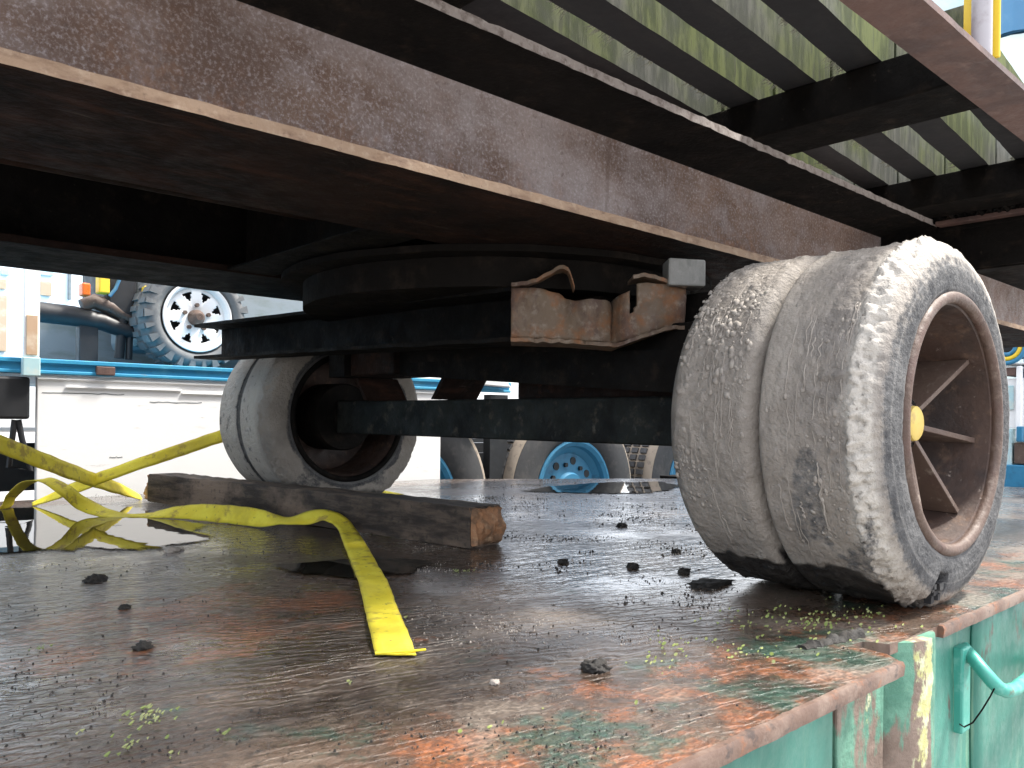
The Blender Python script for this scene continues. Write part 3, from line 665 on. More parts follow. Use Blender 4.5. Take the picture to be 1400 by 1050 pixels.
    at_ = me.color_attributes.new('mask', 'FLOAT_COLOR', 'POINT'); at_.data.foreach_set('color', cols)
    return me
# near wheel
W1 = empty('wheel', (1.528, .522, 0)); W1.parent = T; W1.matrix_parent_inverse = Matrix.Translation(-T.location)
def wpart(name, mb, m, par, smooth=None, bevel=0):
    o = obj(name, mb.mesh(name, m, smooth), None, bevel); o.parent = par
    L = Vector((1.528, par.location.y, 0)); o.matrix_parent_inverse = Matrix.Translation(-L); return o
o = obj('tyre', tyre_mesh(1, .522, 1, True)); o.parent = W1; o.matrix_parent_inverse = Matrix.Translation((-1.528, -.522, 0)); o['label'] = 'tyre caked in grey mud with broken crust on its shoulder'
C1 = (1.528, .522, .32)
def on_tread(a, s, up=0):
    e = max(0, (s - .190) / .010) if s < .2 else max(0, (.230 - s) / .030); r = .3205 - .034 * e ** 2.2 - .018 * max(0, (.036 - s) / .03) + up
    return Vector((C1[0] + r * cos(a), C1[1] + s, C1[2] + r * sin(a)))
mb = MB(); rnd = random.Random(21); ico = bmesh.new(); bmesh.ops.create_icosphere(ico, subdivisions=1, radius=1); iv = [v.co.copy() for v in ico.verts]; ico_f = [[v.index for v in f.verts] for f in ico.faces]; ico.free()
def lump(a, s, r):
    c = on_tread(a, s, -.15 * r); q = rnd.random() * 9
    if c.z < .115: return
    nn = Vector((cos(a), 0, sin(a))); k1 = rnd.uniform(.8, 1.7)
    vv = []
    for p in iv:
        d = Vector((p.x * k1, p.y, p.z * k1)) * (r * (1 + .75 * N(p.x * 1.1 + q, p.y * 1.1, p.z * 1.1))); vv.append(c + d - nn * (.6 * d.dot(nn)))
    mb.add(vv, ico_f)
cnt = 0
while cnt < 3000:
    a = rnd.uniform(1.2, 5.2); s = rnd.uniform(.03, .365)
    w = N(a * 2.2, s * 9, 3) + .5 * N(a * 6, s * 24, 8) + (.45 if s > .22 and 1.6 < a < 3.0 else 0) - (.5 if abs(s - .2) < .02 else 0)
    if w < rnd.uniform(-.05, .75): continue
    lump(a, s, .0006 + .0046 * rnd.random() ** 3.8 * (1 + .35 * (s > .24 and a < 3))); cnt += 1
for q in range(85):                        # runs of mud that dried on their way down
    s = rnd.choice([rnd.uniform(.05, .17), rnd.uniform(.23, .355)]); a = rnd.uniform(1.9, 3.7); ln = rnd.uniform(.06, .42); k = 14; w0 = rnd.uniform(.0008, .0020); pts = []
    for i in range(k + 1): pts.append(on_tread(a + ln * i / k, s + .006 * N(i * .35, q, 2) + .0015 * N(i * 1.3, q, 7), -.0002 + .4 * w0))
    mb.tube(pts, [w0 * (.6 + .5 * abs(N(i * .8, q, 4))) for i in range(k)] + [w0 * .3], 6)
    lump(a + ln, s + .006 * N(k * .35, q, 2), w0 * rnd.uniform(1.6, 3))
m_mud = M('dried_mud', (.26, .232, .205), [((.35, .32, .285), 40, .4, .65, .7, None)], .85, .08, 200, .0006)
tag(wpart('mud_lumps', mb, m_mud, W1, 180), kind='stuff')
lip = [(.219 + .0105 * cos(a), .002 + .011 * sin(a)) for a in [2 * pi * q / 14 for q in range(14)]]
wpart('rim_lip', MB().lathe(lip, C1, 128), m_rimlip, W1, 180)
wpart('rim', MB().lathe([(.217, .004), (.207, .010), (.205, .05), (.200, .13), (.185, .150), (.09, .158), (.05, .158), (.05, .165), (.19, .16), (.212, .14), (.214, .05)], C1, 96), m_rim, W1, 50)
wpart('hub', MB().lathe([(.001, .072), (.026, .072), (.040, .080), (.042, .155), (.001, .155)], C1, 40, False), m_rim, W1, 40)
wpart('hub_cap', MB().lathe([(.001, .062), (.027, .063), (.031, .066), (.032, .0715), (.001, .0715)], C1, 40, False), m_cap, W1, 40)
for k in (0, 1, 3, 4, 5, 6, 7):
    a = radians(-9 + 45 * k); ca, sa = cos(a), sin(a); nx, nz = -sa * .005, ca * .005
    q = [(.036, .075), (.203, .034), (.203, .05), (.198, .150), (.036, .157)]
    A = [(C1[0] + r * ca + nx, C1[1] + s, C1[2] + r * sa + nz) for r, s in q]; B = [(C1[0] + r * ca - nx, C1[1] + s, C1[2] + r * sa - nz) for r, s in q]
    wpart('fin', MB().loft([A, B]), m_fin, W1, None, .0012)
nb = MB()
for q in range(9):
    a = radians(-104) + random.uniform(-.07, .07); r = random.uniform(.272, .305); e = .004 + .007 * random.random(); c = Vector((C1[0] + r * cos(a), C1[1] + random.uniform(.004, .02), C1[2] + r * sin(a)))
    nb.hexa([c + Vector((sx_ * e * random.uniform(.7, 1.4), sy_ * e, sz_ * e * random.uniform(.7, 1.5))) for sz_ in (-1, 1) for sx_, sy_ in ((-1, -1), (1, -1), (1, 1), (-1, 1))])
wpart('torn_rubber', nb, m_rubber, W1)
# far wheel
W2 = empty('wheel', (1.528, 2.509, 0)); W2.parent = T; W2.matrix_parent_inverse = Matrix.Translation(-T.location)
o = obj('tyre', tyre_mesh(1, 2.509, 5, False)); o.parent = W2; o.matrix_parent_inverse = Matrix.Translation((-1.528, -2.509, 0)); o['label'] = 'mud-splashed grey tyre of the far wheel'
C2 = (1.528, 2.509, .32)
wpart('rim_lip', MB().lathe([(r, s) for r, s in lip], C2, 96), m_dark, W2, 180)
wpart('rim', MB().lathe([(.217, .004), (.207, .010), (.200, .05), (.192, .17), (.17, .185), (.09, .19), (.002, .19), (.002, .2), (.19, .20), (.212, .14), (.214, .05)], C2, 96), m_rim, W2, 50)
wpart('brake_drum', MB().lathe([(.06, .03), (.115, .03), (.12, .04), (.12, .188), (.06, .188)], C2, 48), m_dark, W2, 40)

# ------------------------------------------------------------------ timber baulk
tm = tag(empty('timber_baulk', (1.2, 2.3, 0)), 'weathered square timber baulk with broken orange end lying on the deck', 'timber')
A, B = Vector((1.335, 1.545)), Vector((1.105, 3.13)); dr = (B - A).normalized(); sd_ = Vector((dr.y, -dr.x))     # sd_: away to +X
rings = []; n = 60
for i in range(n + 1):
    u = i / n; p = A.lerp(B, u); w = .056; hgt = .102
    e = [.003 * N(u * 14, q, 1) + .0035 * N(u * 40, q, 4) for q in range(10)]
    cut = .03 * exp(-((u - .0) / .02) ** 2)
    ring_ = []
    for q, (s_, z) in enumerate([(-1, .004), (-1.02, .5), (-.98, .93), (-.90, 1), (0, 1.0), (.9, 1), (.98, .92), (1, .5), (.98, .004)]):
        z = z * hgt; pp = p + sd_ * (s_ * w + e[q])
        if u < .02: pp = pp + dr * (.004 * N(q * 1.7, 3, 3))
        ring_.append((pp.x, pp.y, max(.0015, z + e[(q + 3) % 10] * (0 if z < .01 else 1))))
    rings.append(ring_)
part('timber', MB().loft(rings), m_timber, tm, 40)
def timber_end(p0, direction, seed, ext=1):
    k = 18; vs = []; fs = []
    for i in range(k + 1):
        for j in range(k + 1):
            a, b = i / k * 2 - 1, j / k
            edge_ = max(abs(a), abs(b * 2 - 1)); off = .016 * (1 - edge_ ** 4) + .020 * N(a * 2.2 + seed, b * 3, 1) + .012 * N(a * 7 + seed, b * 3, 2) + .006 * N(a * 16, b * 9, seed)
            p = p0 + sd_ * (a * .0555) + direction * (off * ext if edge_ < .999 else -.012 + .5 * off); vs.append((p.x, p.y, .004 + b * .0965))
    for i in range(k):
        for j in range(k): fs.append((i * (k + 1) + j, (i + 1) * (k + 1) + j, (i + 1) * (k + 1) + j + 1, i * (k + 1) + j + 1))
    m_ = MB(); m_.add(vs, fs); part('broken_end', m_, m_endgrain, tm, 50)
timber_end(A - dr * .004, -dr, 2); timber_end(B + dr * .004, dr, 6, 3.0)

# ------------------------------------------------------------------ yellow straps
def ribbon(name, ctrl, label, width=.05, sub_=14):
    """ctrl: (point, width direction)"""
    P = [Vector(p) for p, w in ctrl]; Wd = [Vector(w).normalized() for p, w in ctrl]; n = len(P)
    def cr(L, i, t_):
        p0, p1, p2, p3 = L[max(i - 1, 0)], L[i], L[min(i + 1, n - 1)], L[min(i + 2, n - 1)]
        return .5 * ((2 * p1) + (p2 - p0) * t_ + (2 * p0 - 5 * p1 + 4 * p2 - p3) * t_ ** 2 + (3 * p1 - p0 - 3 * p2 + p3) * t_ ** 3)
    pts = []
    for i in range(n - 1):
        for k in range(sub_): pts.append((cr(P, i, k / sub_), cr(Wd, i, k / sub_).normalized()))
    pts.append((P[-1], Wd[-1])); vs = []; fs = []; L = 0; uv = []
    for i, (p, w) in enumerate(pts):
        if i: L += (p - pts[i - 1][0]).length
        for j in range(5):
            s_ = j / 4 - .5; q = p + w * (s_ * (width + .002 * N(L * 30, j, 1))); q.z += .0012 * N(L * 25, j * .6, 3) + .0018 * max(-.3, N(L * 16, 3, 3))
            vs.append(q); uv.append((L * 300, s_ * 8))
    for i in range(len(pts) - 1):
        for j in range(4): fs.append((i * 5 + j, i * 5 + j + 1, i * 5 + 6 + j, i * 5 + 5 + j))
    mb = MB(); mb.add(vs, fs); me = mb.mesh(name, m_strap, 180); ul = me.uv_layers.new(name='UVMap')
    for lp in me.loops: ul.data[lp.index].uv = uv[lp.vertex_index]
    o = obj(name, me); s_ = o.modifiers.new('s', 'SOLIDIFY'); s_.thickness = .0022; s_.offset = 0
    tag(o, label, 'strap', 'yellow lashing straps'); return o
H = lambda deg: (cos(radians(deg)), sin(radians(deg)), 0)
def D(px, py, z=.004): p = at(px, py, Z=z); return (p.x, p.y, p.z)
wr = tuple(rgt)
ribbon('lashing_strap', [
    (D(541, 895), wr), (D(531, 862, .008), wr), (D(519, 825, .004), wr), (D(511, 798, .012), wr), (D(500, 775, .006), wr), (D(487, 748, .010), wr),
    (D(473, 722, .022), (rgt.x, rgt.y, -.15)), (D(452, 706, .045), (fwd.x * .8 + rgt.x * .5, fwd.y * .8 + rgt.y * .5, .3)), (D(424, 707, .040), (fwd.x, fwd.y, .8)), (D(388, 712, .028), (fwd.x, fwd.y, .25)),
    (D(345, 707, .028), (fwd.x * .5, fwd.y * .5, 1.2)), (D(300, 702, .028), (fwd.x * .4, fwd.y * .4, 1)), (D(245, 700, .022), (fwd.x, fwd.y, .8)),
    (D(190, 705, .006), (fwd.x, fwd.y, .1)), (D(150, 703, .010), (fwd.x, fwd.y, .3)), (D(112, 688, .04), (fwd.x, fwd.y, .8)), (D(88, 670, .085), (fwd.x, fwd.y, .5)),
    (D(62, 656, .115), (fwd.x, fwd.y, .15)), (D(36, 661, .10), (fwd.x, fwd.y, -.2)), (D(16, 678, .045), (fwd.x, fwd.y, -.25)), (D(6, 694, .004), (fwd.x, fwd.y, -.1)), (D(-30, 700, .004), (fwd.x, fwd.y, 0))],
    'long loose yellow strap with its cut tail lying on the deck towards the camera', .055)
pA = at(298, 598, Y=2.93); pB = at(168, 642, Y=2.98); pC = at(44, 690, Z=.006)
ribbon('lashing_strap', [(pA + Vector((.06, .0, .02)), (0, .3, 1)), (pA, (0, .6, 1)), (at(235, 619, Y=2.95), (.1, .6, 1)), (pB, (.1, 1, 1)), (at(110, 664, Y=3.05), (.1, 1, 1)), (pC, (.2, 1, .15))],
       'yellow strap rising from the puddle to the far muddy wheel')
pE = at(193, 680, Z=.004)
ribbon('lashing_strap', [(at(-90, 572, Y=2.6), (.1, .3, 1)), (at(0, 607, Y=2.75), (.1, .3, 1)), (at(100, 646, Y=2.95), (.1, .4, 1)), (at(160, 667, Y=3.1), (.1, .7, .8)), (pE, (.1, 1, .3))],
       'yellow strap slanting down to the left end of the timber baulk', .055)
ribbon('lashing_strap', [(D(505, 668, .006), (.2, 1, 0)), (D(525, 673, .008), (.2, 1, .2)), (D(548, 675, .004), (.2, 1, 0))], 'short yellow strap end poking out between far wheel and timber', .06)
# frayed thread on the cut tail
part('loose_thread', MB().tube([D(513, 893, .008), D(545, 891, .009), D(562, 890, .008), D(582, 888, .007)], .0016, 6), m_strap, bpy.data.objects['lashing_strap'], 60)

# ------------------------------------------------------------------ dirt, clods and leaf bits on the deck
def rockmesh(r, seed):
    bm = bmesh.new(); bmesh.ops.create_icosphere(bm, subdivisions=4, radius=1)
    for v in bm.verts:
        c = v.co; k = 1 + .40 * N(c.x * 1.6 + seed, c.y * 1.6, c.z * 1.6) + .34 * N(c.x * 4 + seed, c.y * 4, c.z * 4) + .2 * N(c.x * 9 + seed, c.y * 9, c.z * 9)
        v.co = Vector((c.x * k * r, c.y * k * r, max(-.25, c.z * k * .6) * r))
    me = bpy.data.meshes.new('clod'); bm.to_mesh(me); bm.free(); me.polygons.foreach_set('use_smooth', [True] * len(me.polygons)); return me
cl = [(815, 915, .017, 'black clod of mud near the free edge of the deck'), (770, 770, .012, 'small black mud clod beyond the timber end'), (865, 776, .014, 'black mud crumb between timber and near wheel'),
      (850, 720, .016, 'far black mud clod left of the near wheel'), (935, 783, .013, 'black mud clod close to the near tyre'), (130, 795, .018, 'flat dark mud patch on the wet deck below the puddle'),
      (170, 832, .009, 'tiny dark crumb below the puddle'), (195, 887, .012, 'dark mud crumb on the rippled wet deck'), (925, 755, .012, 'dark crumb beside the tread of near wheel')]
for i, (px, py, r, lab) in enumerate(cl):
    me = rockmesh(r, i * 3.1); me.materials.append(m_clod); o = obj('mud_clod', me); p = at(px, py, Z=0); o.location = (p.x, p.y, r * .12); o.rotation_euler = (0, 0, i)
    tag(o, lab, 'mud', 'mud clods on the deck')
me = rockmesh(.028, 77); me.materials.append(m_clod); o = obj('mud_clod', me); p = at(970, 800, Z=0); o.location = (p.x, p.y, .002); o.scale = (1.7, 1, .45); tag(o, 'wide flat cake of black mud at the foot of the near tyre', 'mud', 'mud clods on the deck')
for px, py, r, lab in ((235, 754, .016, 'pale stone at the rim of the puddle'), (1376 - 700, 935, .006, 'small pale pebble on brown silt near the deck edge'), (245, 752, .01, 'little pale chip beside the puddle stone')):
    me = rockmesh(r, px * .1); me.materials.append(m_stone); o = obj('pebble', me); p = at(px, py, Z=0); o.location = (p.x, p.y, .002); tag(o, lab, 'pebble')
# grit: far too many to count
def grit(name, count, m, rmin, rmax, region, label):
    mb = MB(); rnd = random.Random(len(name) * count)
    i = 0
    while i < count:
        x, y = region(rnd)
        if y < .50 or fbm(x * 3.1, y * 3.1, 4) + .5 * N(x * 11, y * 11, 2) < rnd.uniform(-.15, .75): continue
        i += 1
        r = rmin * (rmax / rmin) ** (rnd.random() ** 2.2); a = rnd.random() * 6.28; hgt = r * rnd.uniform(.6, 1.3)
        b = [(x + r * rnd.uniform(.6, 1.2) * cos(a + q * 2 * pi / 4), y + r * rnd.uniform(.6, 1.2) * sin(a + q * 2 * pi / 4), -.0005) for q in range(4)]
        tp = [(x + r * .45 * cos(a + .6 + q * pi), y + r * .45 * sin(a + .6 + q * pi), hgt) for q in range(2)]
        mb.add(b + tp, [(0, 1, 4), (1, 2, 5), (1, 5, 4), (2, 3, 5), (3, 0, 4), (3, 4, 5)])
    return tag(part(name, mb, m), label, 'grit', kind='stuff')
def reg_near(r):
    k = .75 + 2.6 * r.random() ** 1.3; u = r.uniform(-.62, .55); p = fwd * k + rgt * (u * k); return p.x, p.y
def reg_mid(r):
    k = 1.15 + 1.6 * r.random(); u = r.uniform(-.12, .27); p = fwd * k + rgt * (u * k); return p.x, p.y
def reg_far(r):
    k = 1.4 + 3.0 * r.random(); u = r.uniform(-.05, .24); p = fwd * k + rgt * (u * k); return p.x, p.y
grit('dark_grit', 6500, m_clod, .0005, .0024, reg_near, 'fine dark grit strewn over the wet deck')
grit('dark_grit', 2600, m_clod, .0008, .0042, reg_far, 'coarser black grit on the glossy deck beside the near wheel')
grit('pale_grit', 2600, m_stone, .0007, .0022, reg_mid, 'pale sand grains on the deck in front of the near wheel')
# leaf crumbs
def leaves(name, spots, label):
    mb = MB(); rnd = random.Random(5)
    for px, py, sp, n in spots:
        c = at(px, py, Z=0)
        for i in range(n):
            x, y = c.x + rnd.gauss(0, sp), c.y + rnd.gauss(0, sp)
            if y < .47: continue
            r = rnd.uniform(.0012, .0036); a = rnd.random() * 6.28; tl = rnd.uniform(.1, .8); q = []
            for k in range(6):
                b = k * pi / 3; q.append((x + r * cos(b) * cos(a) - r * .6 * sin(b) * sin(a), y + r * cos(b) * sin(a) + r * .6 * sin(b) * cos(a), .0025 + r * .5 + tl * r * cos(b + a)))
            mb.add(q + [(x, y, .001)], [(0, 1, 2, 3, 4, 5), (0, 6, 3)])
    return tag(part(name, mb, m_leaf), label, 'leaf bits', kind='stuff')
leaves('leaf_bits', [(195, 982, .014, 38), (180, 1020, .012, 14), (310, 1005, .004, 4), (632, 782, .012, 14), (110, 1003, .003, 2), (60, 888, .008, 8), (555, 846, .003, 2), (235, 1035, .004, 3), (475, 937, .003, 2)], 'pale green leaf crumbs scattered on the deck')
leaves('leaf_bits', [(1110, 850, .05, 80), (1040, 862, .06, 40), (930, 885, .03, 22), (900, 910, .02, 10), (1010, 895, .03, 20), (800, 990, .05, 6), (1180, 840, .045, 30)], 'yellow-green leaf crumbs at the foot of the near wheel')

# ------------------------------------------------------------------ blue flatbed truck behind
TY = 3.55
tr = tag(empty('blue_truck', (2.2, 4.4, -.78)), 'blue flatbed truck with white drop side parked behind the trailer', 'truck')
def bp(px, py, y=TY): return at(px, py, Y=y)
z_r1, z_r0 = bp(300, 503).z, bp(300, 521).z
X0, X1 = -2.0, bp(697, 530).x
mb = MB(); mb.box(X0, X1, TY, TY + .05, z_r0, z_r1); mb.box(X0, X1, TY - .012, TY, z_r1 - .018, z_r1); mb.box(X0, X1, TY - .010, TY, z_r0, z_r0 + .014)
part('side_rave', mb, m_blue, tr, None, .003)
mb = MB(); mb.box(X0, X1, TY + .052, 5.6, z_r0 + .01, z_r1 - .004); part('load_bed', mb, m_blue, tr)
pw0, pw1 = bp(50, 600).x, bp(603, 600).x
mb = MB(); mb.box(pw0, pw1, TY + .004, TY + .03, .04 - .16, z_r0 - .004); ds = part('drop_side', mb, m_white, tr, None, .004)
for z, xa, xb in ((z_r0 - .05, pw0 + .1, pw0 + .55), (z_r0 - .062, pw0 + .55, pw0 + .9), (z_r0 - .02, pw0, pw1 - .05)):
    mb = MB(); mb.box(xa, xb, TY - .004, TY + .003, z, z + .006); part('pressed_rib', mb, m_white, ds, None, .001)
for px, py, l in ((58, 536, .30), (205, 549, .22), (150, 625, .05)):
    p = bp(px, py); mb = MB(); k = 12
    up_ = [(p.x + l * i / k, TY + .0032, p.z + .005 * N(i * .7, px, 1) + .003 * abs(N(i * 1.3, px, 6))) for i in range(k + 1)]; dn_ = [(x, y, z - .003 - .004 * abs(N(x * 40, px, 3))) for x, y, z in reversed(up_)]
    mb.loft([up_ + dn_, [(x, y + .0009, z) for x, y, z in up_ + dn_]]); part('scuff', mb, m_grey, ds)
for px in (130, 470, 610):
    p = bp(px, 512); mb = MB(); mb.box(p.x, p.x + .07, TY - .022, TY - .001, z_r0 + .004, z_r1 - .02); part('latch', mb, m_rail, tr, None, .003)
# stake post and its pale foot
a, b = bp(30, 400), bp(52, 400); mb = MB(); mb.box(a.x, b.x, TY - .035, TY - .0125, z_r1 + .003, 1.35); pst = part('stake_post', mb, m_white, tr, None, .004)
mb = MB(); mb.box(a.x + .008, b.x - .008, TY - .040, TY - .0355, z_r1 + .01, bp(40, 432).z); part('reflective_panel', mb, m_tan, pst, None, .002)
mb = MB(); mb.box(a.x - .004, b.x + .002, TY - .045, TY - .0125, z_r0 - .012, z_r1 + .002); part('post_foot', mb, m_lblue, pst, None, .004)
a, b = bp(612, 530), bp(628, 530); mb = MB(); mb.box(a.x, b.x, TY - .03, TY - .0125, z_r0 - .03, z_r1 + .03); part('stake_post', mb, m_lblue, tr, None, .004)
a, b = bp(628, 528), bp(690, 536); mb = MB(); mb.hexa([(a.x + .03, TY - .06, z_r1 - .02), (b.x, TY - .06, z_r1 - .03), (b.x, TY - .013, z_r1 - .03), (a.x + .03, TY - .013, z_r1 - .02), (a.x + .03, TY - .06, z_r1 + .03), (b.x - .06, TY - .06, z_r1 + .03), (b.x - .06, TY - .013, z_r1 + .03), (a.x + .03, TY - .013, z_r1 + .03)])
part('marker_lamp', mb, m_white, tr, None, .006)
# black tank under the bed with a wire frame
a, b = bp(-60, 515), bp(40, 515); mb = MB(); mb.box(a.x, b.x, TY - .02, TY + .3, bp(20, 573).z, z_r0 - .014); part('tool_box', mb, m_black, tr, None, .01)
q = [bp(20, 574), bp(12, 638), bp(42, 643), bp(30, 600), bp(25, 574)]
part('step_frame', MB().tube(q, .011, 8), m_black, tr, 60)
# chassis
for y in (4.1, 5.0):
    mb = MB(); mb.box(X0, 6.0, y, y + .1, -.02, .16); part('chassis_rail', mb, m_black, tr)
mb = MB(); mb.box(3.3, 5.6, 3.98, 4.05, -.35, .10); part('axle_guard', mb, m_black, tr)
wa = bp(660, 640, 3.7); 
mb = MB(); mb.box(wa.x + .02, wa.x + .16, 3.66, 3.72, -.30, z_r0 - .01); part('mud_flap', mb, m_black, tr)
# truck wheels
def truck_wheel(cx_, y, cz_, rt, rr):
    w = empty('wheel', (cx_, y, cz_)); w.parent = tr; w.matrix_parent_inverse = Matrix.Translation(-tr.location)
    def wp(name, mb, m, sm=None):
        o = obj(name, mb.mesh(name, m, sm), None); o.parent = w; return o
    c = (0, 0, 0)
    ty = wp('tyre', MB().lathe([(rr, .02), (rr + .01, 0), (rr + .05, -.025), (rt * .82, -.03), (rt * .93, -.012), (rt * .93, .26), (rr, .24)], c, 72), m_tyre2, 60)
    tb = wp('tread', MB().lathe([(rt * .932, -.010), (rt * .955, -.006), (rt * .985, .012), (rt, .03), (rt, .24), (rt * .932, .255)], c, 72), m_tyreband, 60); tb.parent = w
    lg = MB()
    for k in range(72):
        a = 2 * pi * k / 72; ca, sa = cos(a), sin(a)
        for yy in (.04, .12, .2):
            x, z = rt * ca, rt * sa; tx, tz = -sa * .018, ca * .018; ox, oz = ca * .014, sa * .014
            lg.hexa([(x - tx, yy, z - tz), (x + tx, yy, z + tz), (x + tx, yy + .055, z + tz), (x - tx, yy + .055, z - tz), (x - tx + ox, yy, z - tz + oz), (x + tx + ox, yy, z + tz + oz), (x + tx + ox, yy + .055, z + tz + oz), (x - tx + ox, yy + .055, z - tz + oz)])
    tag(wp('tread_blocks', lg, m_tyre2), kind='stuff')
    wp('rim', MB().lathe([(rr + .012, .01), (rr + .012, -.008), (rr - .005, -.012), (rr - .03, .0), (rr - .04, .03), (rr * .80, .045), (rr * .76, .06), (rr * .40, .045), (rr * .36, .02), (.001, .02)], c, 72, False), m_bluehub, 35)
    for k in range(8):
        a = 2 * pi * k / 8 + .2; x, z = rr * .55 * cos(a), rr * .55 * sin(a)
        wp('wheel_nut', MB().tube([(x, .06, z), (x, .035, z)], .016, 6), m_black)
        x, z = rr * .62 * cos(a + .39), rr * .62 * sin(a + .39)
        wp('hand_hole', MB().tube([(x, .075, z), (x, .050, z)], .026, 12), m_black)
    return w
cw = bp(790, 645, 3.6); truck_wheel(cw.x - .01, 3.62, -.155, .60, .335); truck_wheel(cw.x - 1.34, 3.62, -.155, .60, .335); truck_wheel(cw.x + 1.34, 3.62, -.155, .60, .335)
# cab, off the picture side, so that the truck is whole
mb = MB(); mb.box(-4.2, -2.3, 3.5, 5.7, -.3, 1.7); mb.box(-4.2, -2.9, 3.55, 5.65, 1.7, 2.3); part('cab', mb, m_blue, tr, None, .06)

# ------------------------------------------------------------------ buggy on the truck bed
bg = tag(empty('off_road_buggy', (1.6, 4.0, .5)), 'off-road buggy with knobbly tyre and white spoked wheel on the blue truck bed', 'buggy')
OY = 3.75
c0 = bp(270, 434, OY); oc = Vector((c0.x, OY, c0.z)); Rt = oc.z - (z_r1 - .004) 
Rt = max(Rt, .2)
w = empty('wheel', oc); w.parent = bg; w.matrix_parent_inverse = Matrix.Translation(-bg.location)
def wp2(name, mb, m, sm=None):
    o = obj(name, mb.mesh(name, m, sm), None); o.parent = w; return o
Rr = Rt * .66
wp2('tyre', MB().lathe([(Rr, .01), (Rr + .012, -.010), (Rt * .80, -.022), (Rt * .90, -.012), (Rt * .95, .01), (Rt * .96, .18), (Rr, .18)], (0, 0, 0), 64), m_offroad, 60)
lg = MB()
for k in range(26):
    a = 2 * pi * k / 26; ca, sa = cos(a), sin(a)
    def pp(r, da, y): return (r * cos(a + da), y, r * sin(a + da))
    s_ = .075 if k % 2 else .05
    lg.hexa([pp(Rt * .94, -s_, .0), pp(Rt * .94, s_, .0), pp(Rt * .94, s_ * .8, .08), pp(Rt * .94, -s_ * .8, .08), pp(Rt, -s_, -.004), pp(Rt, s_, -.004), pp(Rt, s_ * .8, .08), pp(Rt, -s_ * .8, .08)])
    lg.hexa([pp(Rt * .82, -s_ * .6, -.020), pp(Rt * .82, s_ * .6, -.020), pp(Rt * .82, s_ * .6, -.010), pp(Rt * .82, -s_ * .6, -.010), pp(Rt * .99, -s_, -.018), pp(Rt * .99, s_, -.018), pp(Rt * .97, s_, .01), pp(Rt * .97, -s_, .01)])
    a += pi / 26
    lg.hexa([pp(Rt * .94, -s_, .10), pp(Rt * .94, s_, .10), pp(Rt * .94, s_, .18), pp(Rt * .94, -s_, .18), pp(Rt, -s_, .10), pp(Rt, s_, .10), pp(Rt, s_, .18), pp(Rt, -s_, .18)])
tag(wp2('tread_blocks', lg, m_offroad), kind='stuff')
# spoked steel disc with eight openings
rs = [.0, .16, .30, .50, .56, .62, .68, .74, .86, .93, 1.0]; ys = [.03, .03, .026, .018, .018, .018, .018, .02, .03, .0, -.008]; ns = 96
mb = MB(); vs = [(Rr * r * cos(2 * pi * i / ns), y, Rr * r * sin(2 * pi * i / ns)) for i in range(ns) for r, y in zip(rs, ys)]; k = len(rs); fs = []
for i in range(ns):
    ph = (i + .5) % 12
    for j in range(k - 1):
        if rs[j] >= .5 and rs[j + 1] <= .74:
            hw = 1.1 + 2.4 * (rs[j] - .5) / .24
            if abs(ph - 6) < hw: continue
        i2 = (i + 1) % ns; fs.append((i * k + j, i * k + j + 1, i2 * k + j + 1, i2 * k + j))
mb.add(vs, fs); rm = wp2('rim', mb, m_white, 30); s_ = rm.modifiers.new('s', 'SOLIDIFY'); s_.thickness = .006
wp2('drum', MB().lathe([(.001, .06), (Rr * .9, .06), (Rr * .9, .16), (.001, .16)], (0, 0, 0), 40, False), m_black, 40)
wp2('hub', MB().lathe([(.001, -.03), (Rr * .10, -.03), (Rr * .12, -.02), (Rr * .22, .0), (Rr * .24, .028), (.001, .028)], (0, 0, 0), 32, False), m_fin, 40)
for q in range(5):
    a = 2 * pi * q / 5 + .3; x, z = Rr * .36 * cos(a), Rr * .36 * sin(a); wp2('wheel_nut', MB().tube([(x, .025, z), (x, .0, z)], Rr * .06, 6), m_fin)
# chassis and odds behind
def bq(px, py, y=3.95): return at(px, py, Y=y)
part('chassis_tube', MB().tube([bq(40, 425), bq(100, 432), bq(140, 440), bq(170, 452), bq(215, 455)], [.045, .045, .04, .035, .03], 10), m_black, bg, 60)
part('wing', MB().tube([bq(112, 418), bq(128, 412), bq(150, 420), bq(172, 432), bq(190, 436)], [.03, .034, .036, .03, .022], 10), m_fin, bg, 60)
part('suspension_arm', MB().tube([bq(182, 395), bq(178, 440), bq(176, 492)], .016, 8), m_black, bg, 60)
part('shock_absorber', MB().tube([bq(172, 400), bq(166, 450), bq(163, 490)], .022, 8), m_black, bg, 60)
a, b = bq(107, 440), bq(133, 440); mb = MB(); mb.box(a.x, b.x, 3.93, 3.99, z_r1, bq(120, 440).z); part('support_leg', mb, m_black, bg, None, .004)
a, b = bq(126, 350), bq(140, 405); mb = MB(); mb.box(a.x, b.x, 3.84, 3.90, b.z, b.z + .26); part('yellow_panel', mb, m_yel, bg, None, .006)
a, b = bq(103, 390), bq(114, 408); mb = MB(); mb.box(a.x, b.x, 3.84, 3.90, b.z, a.z); part('orange_lamp', mb, m_orange, bg, None, .006)
a, b = bq(186, 400), bq(193, 418); mb = MB(); mb.box(a.x, b.x, 3.84, 3.88, b.z, a.z + .02); part('orange_lamp', mb, m_yel, bg, None, .006)
mb = MB(); a, b = bq(142, 370), bq(185, 432); mb.hexa([(a.x, 3.92, b.z), (b.x, 3.92, b.z - .02), (b.x, 4.3, b.z - .02), (a.x, 4.3, b.z), (a.x, 3.92, b.z + .3), (b.x, 3.92, b.z + .3), (b.x, 4.3, b.z + .3), (a.x, 4.3, b.z + .3)]); part('engine_bay', mb, m_black, bg, None, .02)
